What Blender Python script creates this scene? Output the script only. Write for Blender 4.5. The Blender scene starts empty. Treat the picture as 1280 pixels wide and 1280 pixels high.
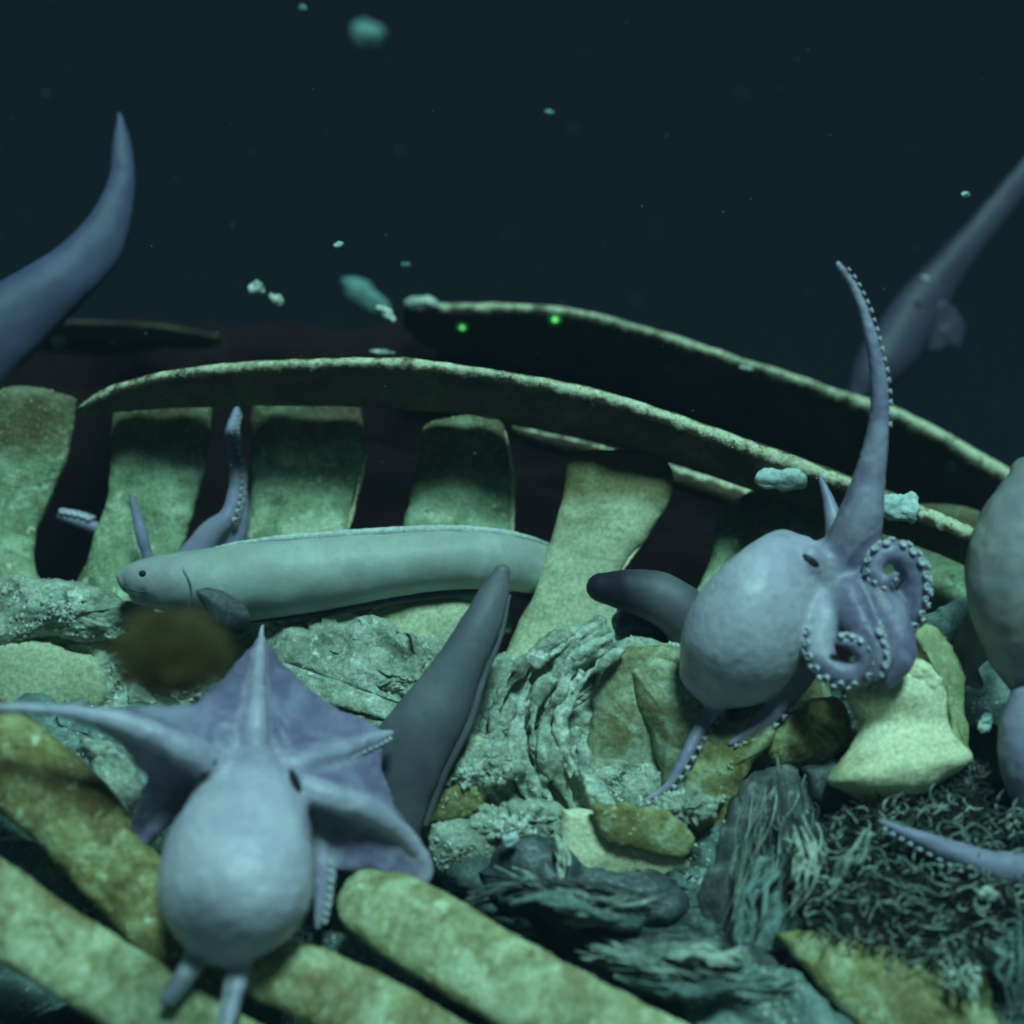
import bpy, bmesh, math, random
from mathutils import Vector, noise, Quaternion
from mathutils.bvhtree import BVHTree
R = math.radians
rnd = random.Random(7)
scene = bpy.context.scene
col = scene.collection

# ------------------------------------------------------------------ camera
CAM = Vector((0, 0, 0.62)); PITCH = R(3.0); HALF = 0.315
cd = bpy.data.cameras.new('camera'); co = bpy.data.objects.new('camera', cd); col.objects.link(co)
co.location = CAM; co.rotation_euler = (R(90) + PITCH, 0, 0)
cd.angle = 2 * math.atan(HALF); cd.clip_start = 0.02; cd.clip_end = 300
cd.dof.use_dof = True; cd.dof.focus_distance = 1.48; cd.dof.aperture_fstop = 1.6
scene.camera = co
# ------------------------------------------------------------------ water light
w = bpy.data.worlds.new('World'); scene.world = w; w.use_nodes = True
bg = w.node_tree.nodes['Background']
bg.inputs[0].default_value = (0.30, 0.64, 0.86, 1); bg.inputs[1].default_value = 0.0165
sd = bpy.data.lights.new('sun', 'SUN'); so = bpy.data.objects.new('sun', sd); col.objects.link(so)
sd.energy = 5.0; sd.angle = R(13); sd.color = (0.47, 1.0, 0.95)
so.rotation_euler = Vector((-0.14, math.cos(R(50)), -math.sin(R(50)))).to_track_quat('-Z', 'Y').to_euler()
so.location = (0.5, -2, 3)
vs = scene.view_settings
vs.view_transform = 'Standard'; vs.look = 'None'; vs.exposure = 0.30; vs.gamma = 1; vs.use_curve_mapping = False
scene.cycles.filter_width = 1.9

# ------------------------------------------------------------------ geometry helpers
FW = Vector((0, math.cos(PITCH), math.sin(PITCH))); UPV = Vector((0, -math.sin(PITCH), math.cos(PITCH))); RT = Vector((1, 0, 0))
def P(x, y, d):
    k = HALF * d / 640
    return CAM + FW * d + RT * ((x - 640) * k) + UPV * ((640 - y) * k)
def S(d): return HALF * d / 640

def cat(seq, n):
    """Catmull-Rom resample of tuples of floats"""
    m = len(seq)
    if m == 1: return [seq[0]] * n
    out = []
    for i in range(n):
        f = i / (n - 1) * (m - 1); k = min(int(f), m - 2); t = f - k
        p1, p2 = seq[k], seq[k + 1]
        p0 = seq[k - 1] if k > 0 else tuple(2 * a - b for a, b in zip(p1, p2))
        p3 = seq[k + 2] if k + 2 < m else tuple(2 * b - a for a, b in zip(p1, p2))
        out.append(tuple(0.5 * (2 * b + (c - a) * t + (2 * a - 5 * b + 4 * c - e) * t * t + (-a + 3 * b - 3 * c + e) * t ** 3)
                         for a, b, c, e in zip(p0, p1, p2, p3)))
    return out

class MB:
    def __init__(s): s.v = []; s.f = []
    def rings(s, rings, cap=True):
        n = len(rings[0]); b = len(s.v)
        for r in rings: s.v.extend(r)
        for i in range(len(rings) - 1):
            for j in range(n):
                k = (j + 1) % n
                s.f.append((b + i * n + j, b + i * n + k, b + (i + 1) * n + k, b + (i + 1) * n + j))
        if cap:
            for i, flip in ((0, True), (len(rings) - 1, False)):
                c = sum(rings[i], Vector()) / n; s.v.append(c); ci = len(s.v) - 1
                for j in range(n):
                    k = (j + 1) % n
                    q = (b + i * n + j, b + i * n + k, ci)
                    s.f.append(q[::-1] if flip else q)
    def mesh(s, name):
        me = bpy.data.meshes.new(name); me.from_pydata([tuple(v) for v in s.v], [], s.f)
        bm = bmesh.new(); bm.from_mesh(me); bmesh.ops.recalc_face_normals(bm, faces=bm.faces); bm.to_mesh(me); bm.free()
        for p in me.polygons: p.use_smooth = True
        return me

def loft(mb, secs, n=40, m=48, p=1.0, cap0=12, cap1=12):
    """secs: (lx, ly, rx, ry, depth, half thickness px). Elliptic sections between a left and a right outline."""
    ss = cat([tuple(map(float, q)) for q in secs], m)
    rows = []
    for (lx, ly, rx, ry, d, th) in ss:
        L = P(lx, ly, d); Rr = P(rx, ry, d); c = (L + Rr) / 2
        rows.append([c, (Rr - L) / 2, (c - CAM).normalized() * th * S(d)])
    def capl(a, b, e, k=5):
        t = (a[0] - b[0]).normalized() * e * S(1.5); o = []
        for i in range(1, k + 1):
            an = i / k * math.pi / 2 * 0.97
            o.append([a[0] + t * math.sin(an), a[1] * math.cos(an), a[2] * math.cos(an)])
        return o
    if cap0: rows = capl(rows[0], rows[1], cap0)[::-1] + rows
    if cap1: rows = rows + capl(rows[-1], rows[-2], cap1)
    sg = lambda x: math.copysign(abs(x) ** p, x)
    mb.rings([[c + u * sg(math.cos(2 * math.pi * j / n)) + v * sg(math.sin(2 * math.pi * j / n)) for j in range(n)] for c, u, v in rows])

def tube(mb, pts, rad, n=14, m=40, flat=1.0, cap=True, pw=1.0):
    """pts (x, y, depth) ; rad px list ; flat squashes along the view direction"""
    pp = cat([tuple(map(float, q)) for q in pts], m); rr = cat([(float(r),) for r in rad], m)
    W = [P(*q) for q in pp]; tubew(mb, W, [max(r[0], .4) * S(q[2]) for r, q in zip(rr, pp)], n, flat, cap, None, pw)

def tubew(mb, W, rad, n=14, flat=1.0, cap=True, up=None, pw=1.0):
    rows = []; m = len(W)
    for i, c in enumerate(W):
        t = (W[min(i + 1, m - 1)] - W[max(i - 1, 0)]).normalized()
        v = (up or (c - CAM)).copy(); v = v - t * v.dot(t)
        if v.length < 1e-6: v = t.orthogonal()
        v.normalize(); u = t.cross(v)
        rows.append((c, u * rad[i], v * rad[i] * flat, t))
    if cap:
        a = rows[0]; b = rows[-1]
        r0 = [(a[0] - a[3] * rad[0] * math.sin(x), a[1] * math.cos(x), a[2] * math.cos(x), a[3]) for x in (1.45, 1.1, .7, .35)]
        r1 = [(b[0] + b[3] * rad[-1] * math.sin(x), b[1] * math.cos(x), b[2] * math.cos(x), b[3]) for x in (.35, .7, 1.1, 1.45)]
        rows = r0 + rows + r1
    sg = lambda q: math.copysign(abs(q) ** pw, q)
    mb.rings([[c + u * sg(math.cos(2 * math.pi * j / n)) + v * sg(math.sin(2 * math.pi * j / n)) for j in range(n)] for c, u, v, t in rows])

def plate(mb, outline, d, th, bulge=0.0, gx=0.0, gy=0.0, nr=14, na=72, edge=0.12, jit=3.0):
    """star-shaped outline in px, thickness/bulge in px, gx, gy depth slope (px of depth per px)"""
    o = cat([tuple(map(float, q)) for q in outline] + [tuple(map(float, outline[0]))], na + 1)[:-1]
    cx = sum(q[0] for q in o) / na; cy = sum(q[1] for q in o) / na
    o = [(x + jit * noise.fractal(Vector((x * .05, y * .05, d * 9)), .8, 2, 4), y + jit * noise.fractal(Vector((y * .05, x * .05, d * 5 + 9)), .8, 2, 4)) for x, y in o]
    rings = []
    def pt(x, y, off): return P(x, y, d + ((x - cx) * gx + (y - cy) * gy + off) * S(d))
    for i in range(nr):
        r = (i + .35) / nr; s = r * (1 - 0.03)
        rings.append([pt(cx + (x - cx) * s, cy + (y - cy) * s, -bulge * (1 - r * r) + (th * edge * max(0, (r - .85) / .15) ** 2)) for x, y in o])
    for k in range(1, 6):
        a = k / 6 * math.pi
        s = 0.97 + 0.03 * math.sin(a); off = th * edge + th * (1 - edge) * (1 - math.cos(a)) / 2
        rings.append([pt(cx + (x - cx) * s, cy + (y - cy) * s, off) for x, y in o])
    for i in range(3):
        s = .97 * (1 - (i + 1) / 3.4)
        rings.append([pt(cx + (x - cx) * s, cy + (y - cy) * s, th) for x, y in o])
    mb.rings(rings)

def lump(mb, x, y, rx, ry, d, rz, rot=0, nu=56, nv=40, sq=1.0):
    c = P(x, y, d); k = S(d); a = R(rot)
    U = (RT * math.cos(a) - UPV * math.sin(a)) * rx * k; V = (RT * math.sin(a) + UPV * math.cos(a)) * ry * k
    D = (c - CAM).normalized() * rz * k
    sg = lambda q: math.copysign(abs(q) ** sq, q)
    rings = []
    for i in range(nv):
        t = math.pi * (i + .5) / nv
        rings.append([c + V * sg(math.cos(t)) + (U * sg(math.cos(2 * math.pi * j / nu)) + D * sg(math.sin(2 * math.pi * j / nu))) * math.sin(t) for j in range(nu)])
    mb.rings(rings)

def rough(me, amp, sc, seed=0, octv=4, ridged=False, big=0.0, bigsc=0.0):
    """displace a mesh along its normals by fractal noise (metres)"""
    off = Vector((seed * 3.7, seed * 1.3, seed * 7.1))
    nrm = [v.normal.copy() for v in me.vertices]
    for v, nn in zip(me.vertices, nrm):
        q = v.co * sc + off
        h = noise.fractal(q, 0.9, 2.1, octv)
        if ridged: h = 0.6 - abs(h) * 2
        if big: h = h + big / amp * noise.noise(v.co * bigsc + off)
        v.co += nn * (h * amp)
    me.update()
    return me

def remesh(mb, voxel=0.003, smooth=6, fac=0.5):
    me = mb.mesh('tmp'); o = bpy.data.objects.new('tmp', me); col.objects.link(o)
    m = o.modifiers.new('r', 'REMESH'); m.mode = 'VOXEL'; m.voxel_size = voxel; m.use_smooth_shade = True
    if smooth:
        s = o.modifiers.new('s', 'SMOOTH'); s.factor = fac; s.iterations = smooth
    dg = bpy.context.evaluated_depsgraph_get()
    out = bpy.data.meshes.new_from_object(o.evaluated_get(dg))
    bpy.data.objects.remove(o); bpy.data.meshes.remove(me)
    for p in out.polygons: p.use_smooth = True
    return out

# ------------------------------------------------------------------ object helpers
def tag(o, label=None, cat_=None, group=None, kind=None):
    if label: o['label'] = label
    if cat_: o['category'] = cat_
    if group: o['group'] = group
    if kind: o['kind'] = kind
    return o
def thing(name, loc, label, cat_, group=None):
    o = bpy.data.objects.new(name, None); o.location = loc; o.empty_display_size = .03; col.objects.link(o)
    return tag(o, label, cat_, group)
def part(name, me, mat, parent=None, label=None, kind=None):
    """mesh given in world coordinates; shifted into its parent's frame, or centred on its own origin"""
    me.name = name; me.materials.clear(); me.materials.append(mat)
    o = bpy.data.objects.new(name, me); col.objects.link(o)
    if parent:
        b = Vector(); q = parent
        while q: b += q.location; q = q.parent
        o.parent = parent
    else:
        b = sum((v.co for v in me.vertices), Vector()) / len(me.vertices)
        o.location = b
    for v in me.vertices: v.co -= b
    me.update()
    return tag(o, label, kind=kind)

# ------------------------------------------------------------------ materials
def mat(name, stops, scale=20, detail=6, rgh=0.7, bump=0.3, bscale=120, speck=None, sss=0, coat=0, dist=0.6, pits=None, vor=0, spec=0.3, patch=None, attr=None, grain=.55):
    m = bpy.data.materials.new(name); m.use_nodes = True; nt = m.node_tree; N = nt.nodes; L = nt.links
    b = N['Principled BSDF']; tc = N.new('ShaderNodeTexCoord'); oi = N.new('ShaderNodeObjectInfo')
    ad = N.new('ShaderNodeVectorMath'); ad.operation = 'ADD'
    L.new(tc.outputs['Object'], ad.inputs[0]); L.new(oi.outputs['Random'], ad.inputs[1])
    def nz(s, de=6, ro=.6, di=0):
        n = N.new('ShaderNodeTexNoise'); n.inputs['Scale'].default_value = s; n.inputs['Detail'].default_value = de
        n.inputs['Roughness'].default_value = ro; n.inputs['Distortion'].default_value = di; L.new(ad.outputs[0], n.inputs['Vector']); return n
    n = nz(scale, detail, .62, dist)
    cr = N.new('ShaderNodeValToRGB'); el = cr.color_ramp.elements
    for i, (p, c) in enumerate(stops):
        e = el[i] if i < 2 else el.new(p)
        e.position = p; e.color = (*c, 1)
    L.new(n.outputs['Fac'], cr.inputs[0]); out = cr.outputs[0]
    def mixin(fac_node, lo, hi, rgb, cur, amt=1.0):
        mr = N.new('ShaderNodeMapRange'); mr.inputs[1].default_value = lo; mr.inputs[2].default_value = hi; mr.inputs[4].default_value = amt
        L.new(fac_node, mr.inputs[0])
        mx = N.new('ShaderNodeMix'); mx.data_type = 'RGBA'; mx.inputs[7].default_value = (*rgb, 1)
        L.new(mr.outputs[0], mx.inputs[0]); L.new(cur, mx.inputs[6]); return mx.outputs[2]
    if patch:
        for (rgb, s, lo, hi) in (patch if isinstance(patch, list) else [patch]):
            out = mixin(nz(s, 5, .6, .8).outputs['Fac'], lo, hi, rgb, out)
    if speck: out = mixin(nz(speck[1], 3, .7).outputs['Fac'], speck[2], speck[2] + .1, speck[0], out, .9)
    if pits: out = mixin(nz(pits[1], 4, .7).outputs['Fac'], pits[2], pits[2] + .06, pits[0], out, .9)
    if attr:      # pigment, stain, painted shade or painted lit crest of one region, stored with its vertices
        at_ = N.new('ShaderNodeAttribute'); at_.attribute_name = 'pale'
        ns = nz(attr[1], 6, .65); ml = N.new('ShaderNodeMath'); ml.operation = 'MULTIPLY_ADD'; ml.inputs[1].default_value = attr[2]
        L.new(ns.outputs['Fac'], ml.inputs[0]); L.new(at_.outputs['Fac'], ml.inputs[2])
        out = mixin(ml.outputs[0], attr[3], attr[4], attr[0], out)
    if grain:
        g_ = nz(260, 9, .75); mr = N.new('ShaderNodeMapRange'); mr.inputs[1].default_value = .3; mr.inputs[2].default_value = .7
        mr.inputs[3].default_value = 1 - grain; mr.inputs[4].default_value = 1 + grain * .6; L.new(g_.outputs['Fac'], mr.inputs[0])
        vm = N.new('ShaderNodeVectorMath'); vm.operation = 'SCALE'; L.new(out, vm.inputs[0]); L.new(mr.outputs[0], vm.inputs['Scale']); out = vm.outputs[0]
    L.new(out, b.inputs['Base Color'])
    b.inputs['Roughness'].default_value = rgh; b.inputs['Specular IOR Level'].default_value = spec
    if sss:
        b.inputs['Subsurface Weight'].default_value = sss; b.inputs['Subsurface Radius'].default_value = (.6, .8, 1); b.inputs['Subsurface Scale'].default_value = .012
    if coat: b.inputs['Coat Weight'].default_value = coat; b.inputs['Coat Roughness'].default_value = .35
    if bump:
        h = nz(bscale, 8, .65).outputs['Fac']
        if vor:
            v = N.new('ShaderNodeTexVoronoi'); v.inputs['Scale'].default_value = vor; L.new(ad.outputs[0], v.inputs['Vector'])
            a = N.new('ShaderNodeMath'); a.operation = 'ADD'; L.new(h, a.inputs[0]); L.new(v.outputs['Distance'], a.inputs[1]); h = a.outputs[0]
        bp = N.new('ShaderNodeBump'); bp.inputs['Strength'].default_value = bump; bp.inputs['Distance'].default_value = .004
        L.new(h, bp.inputs['Height']); L.new(bp.outputs[0], b.inputs['Normal'])
    return m

M = {}
M['bone'] = mat('weathered_bone', [(.30, (.20, .23, .10)), (.48, (.42, .46, .24)), (.66, (.56, .60, .36))], 14, rgh=.75, bump=.25, bscale=160, pits=((.10, .12, .05), 60, .66))
M['bone_smooth'] = mat('smooth_bone', [(.3, (.42, .45, .28)), (.5, (.56, .60, .40)), (.75, (.64, .68, .48))], 9, 9, rgh=.7, bump=.25, bscale=120, pits=((.16, .17, .09), 55, .68), patch=[((.36, .36, .19), 14, .52, .72)], attr=((.20, .18, .08), 16, .7, 1.0, 1.35))
M['bone_pale'] = mat('pale_bone', [(.3, (.60, .58, .34)), (.5, (.86, .84, .56)), (.75, (.95, .93, .68))], 16, 9, rgh=.7, bump=.5, bscale=110, pits=((.25, .30, .10), 50, .7))
M['spine'] = mat('pale_flecked_bone', [(.30, (.12, .16, .085)), (.44, (.26, .35, .20)), (.56, (.37, .50, .30)), (.74, (.62, .78, .56))], 20, 10, spec=.45, rgh=.55, bump=.7, bscale=150, speck=((.78, .82, .60), 110, .60), pits=((.10, .11, .05), 80, .66), patch=[((.56, .66, .48), 20, .54, .66), ((.16, .17, .07), 26, .58, .70)], attr=((.13, .105, .045), 22, 1.1, 1.05, 1.6))
M['rib'] = mat('mottled_rib_bone', [(.34, (.29, .27, .12)), (.46, (.46, .47, .24)), (.55, (.60, .64, .38)), (.70, (.84, .91, .66))], 34, 11, spec=.45, rgh=.55, bump=.8, bscale=120, speck=((.86, .94, .66), 75, .60), pits=((.15, .13, .045), 60, .65), patch=[((.27, .21, .075), 11, .50, .66)], dist=1.2)
M['rib_brown'] = mat('brown_stained_rib_bone', [(.34, (.17, .14, .05)), (.46, (.31, .28, .11)), (.55, (.44, .44, .20)), (.70, (.74, .78, .48))], 34, 11, rgh=.75, bump=.9, bscale=120, speck=((.86, .94, .66), 75, .61), pits=((.10, .08, .03), 50, .63), patch=[((.17, .115, .04), 10, .46, .62)], dist=1.2)
M['rib_dark'] = mat('stained_dark_rib_lit_crest', [(.3, (.07, .048, .034)), (.55, (.12, .095, .06)), (.75, (.20, .17, .11))], 16, 8, rgh=.8, bump=.6, bscale=120, spec=.1, attr=((.74, .74, .52), 70, 2.0, 1.42, 1.85))  # the pale attribute tone paints the lit crest of the rib
M['crust'] = mat('pale_bacterial_crust', [(.28, (.26, .30, .22)), (.42, (.50, .57, .46)), (.55, (.72, .80, .68)), (.7, (.92, .97, .92))], 55, 8, rgh=.42, bump=.9, bscale=170, vor=90, spec=.5)
M['crust_rib'] = mat('yellowish_crust_on_rib', [(.28, (.26, .29, .14)), (.5, (.50, .55, .30)), (.72, (.80, .84, .58))], 90, 8, rgh=.85, bump=.8, bscale=200)
M['mat'] = mat('grey_green_bacterial_mat', [(.30, (.15, .18, .13)), (.45, (.36, .42, .32)), (.58, (.52, .60, .48)), (.74, (.82, .90, .80))], 28, 10, rgh=.42, bump=1.0, bscale=130, speck=((.92, .97, .92), 85, .58), pits=((.05, .07, .05), 50, .61), spec=.5)
M['olive'] = mat('olive_bone_plate', [(.32, (.15, .125, .04)), (.47, (.33, .31, .12)), (.62, (.56, .62, .38))], 22, 10, rgh=.5, bump=.6, bscale=110, dist=1.5, patch=[((.23, .205, .075), 17, .50, .66), ((.55, .62, .42), 24, .58, .68)], pits=((.09, .08, .03), 60, .66))
M['brown'] = mat('brown_olive_bone', [(.32, (.16, .15, .07)), (.47, (.33, .34, .19)), (.62, (.54, .62, .44))], 24, 10, rgh=.5, bump=.6, bscale=110, dist=1.5, patch=[((.23, .21, .09), 20, .49, .66), ((.52, .58, .44), 28, .56, .66)], pits=((.08, .07, .03), 55, .67))
M['tissue'] = mat('dark_decayed_tissue', [(.3, (.02, .025, .032)), (.5, (.065, .08, .09)), (.68, (.22, .26, .27))], 26, 8, rgh=.45, bump=.7, bscale=120, coat=.25)
M['fibre'] = mat('grey_green_fibres', [(.3, (.10, .13, .11)), (.5, (.28, .34, .29)), (.7, (.60, .68, .60))], 40, 7, rgh=.7, bump=.5, bscale=200)
M['fibre_dark'] = mat('dark_fibres', [(.3, (.028, .034, .036)), (.52, (.10, .115, .11)), (.70, (.30, .33, .31))], 40, 7, rgh=.7, bump=.4, bscale=200)
M['worm'] = mat('grey_worm', [(.3, (.018, .019, .017)), (.5, (.05, .054, .046)), (.68, (.18, .19, .165))], 60, 3, rgh=.6, bump=0)
M['flesh'] = mat('black_flesh', [(.3, (.016, .007, .008)), (.6, (.022, .011, .012)), (.8, (.034, .020, .020))], 14, rgh=.9, bump=.5, bscale=60, spec=.05)
M['sediment'] = mat('teal_grey_sediment', [(.3, (.035, .05, .05)), (.5, (.10, .14, .13)), (.68, (.20, .28, .25)), (.8, (.40, .5, .45))], 22, 10, rgh=.85, bump=.9, bscale=90, pits=((.015, .02, .022), 18, .56))
M['rubble'] = mat('teal_rubble', [(.3, (.08, .115, .11)), (.5, (.19, .27, .25)), (.7, (.38, .50, .46))], 34, 8, rgh=.8, bump=.8, bscale=120)
M['octo'] = mat('lavender_octopus_skin', [(.32, (.145, .11, .22)), (.52, (.22, .185, .31)), (.75, (.33, .30, .43))], 22, 8, rgh=.42, bump=.30, bscale=110, sss=.4, spec=.4, coat=.12, attr=((.60, .56, .68), 30, 1.3, .78, 1.8), patch=[((.34, .32, .45), 22, .48, .72)], grain=.16)
M['octo_dark'] = mat('mauve_octopus_skin', [(.32, (.22, .20, .31)), (.55, (.30, .28, .40)), (.75, (.40, .39, .48))], 10, 6, rgh=.5, bump=.1, bscale=150, sss=.25, spec=.35, grain=.12)
M['octo_tan'] = mat('grey_tan_octopus_skin', [(.32, (.22, .21, .23)), (.55, (.34, .33, .30)), (.75, (.48, .46, .34))], 24, 8, patch=[((.27, .26, .31), 12, .46, .70)], rgh=.5, bump=.1, bscale=150, sss=.2, spec=.35, grain=.12)
M['sucker'] = mat('pale_sucker', [(.3, (.42, .42, .50)), (.7, (.58, .58, .64))], 60, 3, rgh=.6, bump=0, grain=.12)
M['eye'] = mat('dark_eye', [(.3, (.012, .012, .022)), (.7, (.03, .03, .045))], 60, 2, rgh=.6, bump=0, grain=.12)
M['fish'] = mat('pale_green_fish_skin', [(.3, (.33, .38, .36)), (.5, (.42, .48, .45)), (.72, (.52, .58, .54))], 20, 8, rgh=.5, bump=.12, bscale=150, sss=.1, spec=.3, attr=((.30, .29, .32), 30, 1.2, .7, 1.9), patch=[((.38, .40, .38), 13, .48, .66)], grain=.12)
M['fish_head'] = mat('mauve_grey_fish_head', [(.3, (.17, .18, .21)), (.52, (.30, .31, .34)), (.72, (.48, .50, .52))], 40, 8, rgh=.5, bump=.15, bscale=150)
M['fin'] = mat('dark_fin', [(.3, (.055, .058, .072)), (.7, (.12, .125, .14))], 40, 5, rgh=.55, bump=.2, bscale=200)
M['fin_edge'] = mat('pale_dorsal_fin', [(.3, (.48, .54, .54)), (.7, (.66, .72, .70))], 40, 4, rgh=.5, bump=.1, bscale=200)
M['fish_dark'] = mat('slate_fish_skin', [(.3, (.085, .085, .11)), (.55, (.125, .125, .15)), (.75, (.18, .18, .20))], 16, 8, rgh=.5, bump=.12, bscale=170, attr=((.022, .016, .032), 20, .4, .7, 1.15), grain=.12)
M['fish_blue'] = mat('dark_blue_fish_skin', [(.3, (.055, .055, .115)), (.7, (.095, .095, .18))], 8, 6, rgh=.55, bump=.08, bscale=120, grain=.12)
M['fish_mauve'] = mat('dark_mauve_fish_skin', [(.3, (.038, .030, .060)), (.7, (.070, .060, .10))], 8, 6, rgh=.55, bump=.08, bscale=120, grain=.12)
M['cavity_dark'] = mat('dark_cavity_tone', [(.3, (.018, .018, .032)), (.7, (.045, .048, .075))], 14, 6, rgh=.45, bump=.08, bscale=120, grain=.12)
M['white'] = mat('white_mat_flake', [(.3, (.50, .66, .66)), (.7, (.72, .86, .84))], 40, 5, rgh=.8, bump=.4, bscale=120)
M['snow'] = mat('teal_snow_flake', [(.3, (.12, .26, .25)), (.7, (.26, .44, .41))], 60, 5, rgh=.9, bump=.5, bscale=200)
M['tuft'] = mat('rust_brown_filaments', [(.3, (.10, .065, .022)), (.55, (.18, .125, .045)), (.75, (.28, .22, .075))], 30, 5, rgh=.9, bump=0)
lm = bpy.data.materials.new('green_laser_light'); lm.use_nodes = True
pb = lm.node_tree.nodes['Principled BSDF']; pb.inputs['Base Color'].default_value = (.1, .8, .2, 1)
pb.inputs['Emission Color'].default_value = (.25, 1, .3, 1); pb.inputs['Emission Strength'].default_value = 1.6
lm2 = bpy.data.materials.new('green_laser_spill'); lm2.use_nodes = True
pb = lm2.node_tree.nodes['Principled BSDF']; pb.inputs['Base Color'].default_value = (.02, .12, .03, 1)
pb.inputs['Emission Color'].default_value = (.01, .6, .05, 1); pb.inputs['Emission Strength'].default_value = .22

# ================================================================== SETTING
def ground_z(x, y):
    pr = [(-200, 0), (0.55, 0), (0.8, .04), (1.2, .215), (1.5, .32), (1.8, .47), (2.0, .44), (2.5, .10), (3.0, 0), (200, 0)]
    z = 0
    for (a, za), (b, zb) in zip(pr, pr[1:]):
        if a <= y <= b: t = (y - a) / (b - a); t = t * t * (3 - 2 * t) if not (.8 <= a and b <= 1.8) else t; z = za + (zb - za) * t; break
    z *= math.exp(-max(0, abs(x) - 1.2) ** 2 / .6)
    q = Vector((x, y, 0))
    z += .05 * noise.fractal(q * 4, .9, 2, 4) * min(1, z * 5)
    z += .022 * noise.fractal(q * 26, .8, 2, 5) * min(1, z * 6) + .02 * noise.noise(q * .7)
    return z
xs = sorted(set([-150, -60, -25, -12, -6, -4, -3, -2.4, -1.9] + [-1.5 + i * .0125 for i in range(241)] + [1.9, 2.4, 3, 4, 6, 12, 25, 60, 150]))
ys = sorted(set([-20, -6, -2, -.5, 0, .3, .6] + [.8 + i * .0125 for i in range(121)] + [2.5, 2.8, 3.2, 4, 6, 10, 18, 30, 60, 150]))
gv = [(x, y, ground_z(x, y)) for y in ys for x in xs]; nx = len(xs)
gf = [(j * nx + i, j * nx + i + 1, (j + 1) * nx + i + 1, (j + 1) * nx + i) for j in range(len(ys) - 1) for i in range(nx - 1)]
gm = bpy.data.meshes.new('seabed'); gm.from_pydata(gv, [], gf)
for p in gm.polygons: p.use_smooth = True
gm.materials.append(M['sediment'])
go = bpy.data.objects.new('seabed', gm); col.objects.link(go); go['kind'] = 'structure'

# black flesh standing behind the backbone
mb = MB(); plate(mb, [(-160, 440), (60, 412), (300, 418), (520, 408), (660, 404), (800, 430), (1000, 500), (1180, 565), (1420, 670), (1440, 900), (640, 980), (-160, 960)], 1.86, 110, 0, nr=20, na=120)
tag(part('whale_flesh', rough(mb.mesh('f'), .02, 9, 3), M['flesh']), 'black sheet of decayed whale flesh behind the row of upright bones', 'flesh')

# ================================================================== BACKBONE
def scatter_flakes(me, count, size, seed, facing=.0):
    """small crust flakes on the faces of a world-space mesh that look up or towards the open water"""
    r = random.Random(seed); mb = MB()
    fs = [p for p in me.polygons if p.normal.dot(Vector((0, -.7, .7))) > facing]
    if not fs: return None
    for k in range(count):
        p = fs[r.randrange(len(fs))]
        c = p.center; nn = p.normal.copy(); s = size * r.uniform(.4, 1.5)
        if noise.noise(c * 22 + Vector((seed, 0, 0))) < -.05: continue
        t = nn.orthogonal().normalized(); t.rotate(Quaternion(nn, r.uniform(0, 6.28))); b = nn.cross(t); b *= r.uniform(.35, .9)
        base = len(mb.v); nseg = 6
        for j in range(nseg):
            a = 2 * math.pi * j / nseg; rr = s * r.uniform(.6, 1.2)
            mb.v.append(c + (t * math.cos(a) + b * math.sin(a)) * rr - nn * s * .25)
        mb.v.append(c + nn * s * r.uniform(.3, .7))
        for j in range(nseg): mb.f.append((base + j, base + (j + 1) % nseg, base + nseg))
    me2 = bpy.data.meshes.new('flakes'); me2.from_pydata([tuple(v) for v in mb.v], [], mb.f)
    for p in me2.polygons: p.use_smooth = True
    return me2

spines = [
 # secs (bottom to top), material, label
 ([(-70, 760, 60, 745, 1.60, 26), (-60, 690, 40, 700, 1.615, 22), (-55, 620, 62, 630, 1.62, 20), (-40, 560, 88, 560, 1.62, 20), (-35, 490, 100, 500, 1.62, 18)],
  'leftmost upright slab of green flecked backbone, cut by the photo edge'),
 ([(70, 790, 235, 790, 1.59, 30), (98, 730, 222, 730, 1.61, 24), (125, 660, 238, 660, 1.62, 20), (138, 590, 256, 590, 1.62, 18), (142, 490, 266, 490, 1.62, 18)],
  'green flecked upright backbone slab above the head of the pale fish'),
 ([(290, 790, 440, 780, 1.59, 30), (300, 700, 428, 700, 1.61, 24), (308, 640, 442, 640, 1.62, 20), (315, 570, 459, 570, 1.62, 18), (318, 480, 448, 490, 1.62, 18)],
  'upright backbone slab with bulging right edge above the middle of pale fish'),
 ([(470, 800, 640, 790, 1.59, 34), (500, 710, 640, 710, 1.61, 24), (510, 650, 642, 650, 1.62, 20), (520, 590, 642, 590, 1.62, 18), (526, 545, 632, 540, 1.62, 17), (530, 533, 622, 522, 1.62, 12)],
  'short upright backbone slab with slanting top, free of the arching rib'),
 ([(625, 850, 800, 850, 1.54, 34), (640, 800, 775, 800, 1.555, 28), (672, 730, 772, 730, 1.56, 24), (688, 670, 808, 670, 1.565, 22), (704, 620, 834, 620, 1.57, 22), (708, 585, 838, 590, 1.575, 20), (714, 572, 828, 568, 1.575, 14)],
  'tall pale hourglass backbone process standing in front of the fish body'),
 ([(850, 830, 1010, 830, 1.57, 34), (868, 740, 1010, 740, 1.59, 28), (890, 680, 1030, 670, 1.60, 24), (898, 640, 1045, 625, 1.60, 22), (930, 615, 1040, 605, 1.60, 16)],
  'squat green backbone process hidden behind the octopus on the right'),
 ([(1060, 850, 1250, 850, 1.60, 34), (1085, 760, 1240, 760, 1.62, 30), (1095, 690, 1235, 690, 1.63, 28), (1105, 640, 1230, 650, 1.63, 20)],
  'mat covered backbone lump right of the coiled octopus arm'),
]
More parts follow.
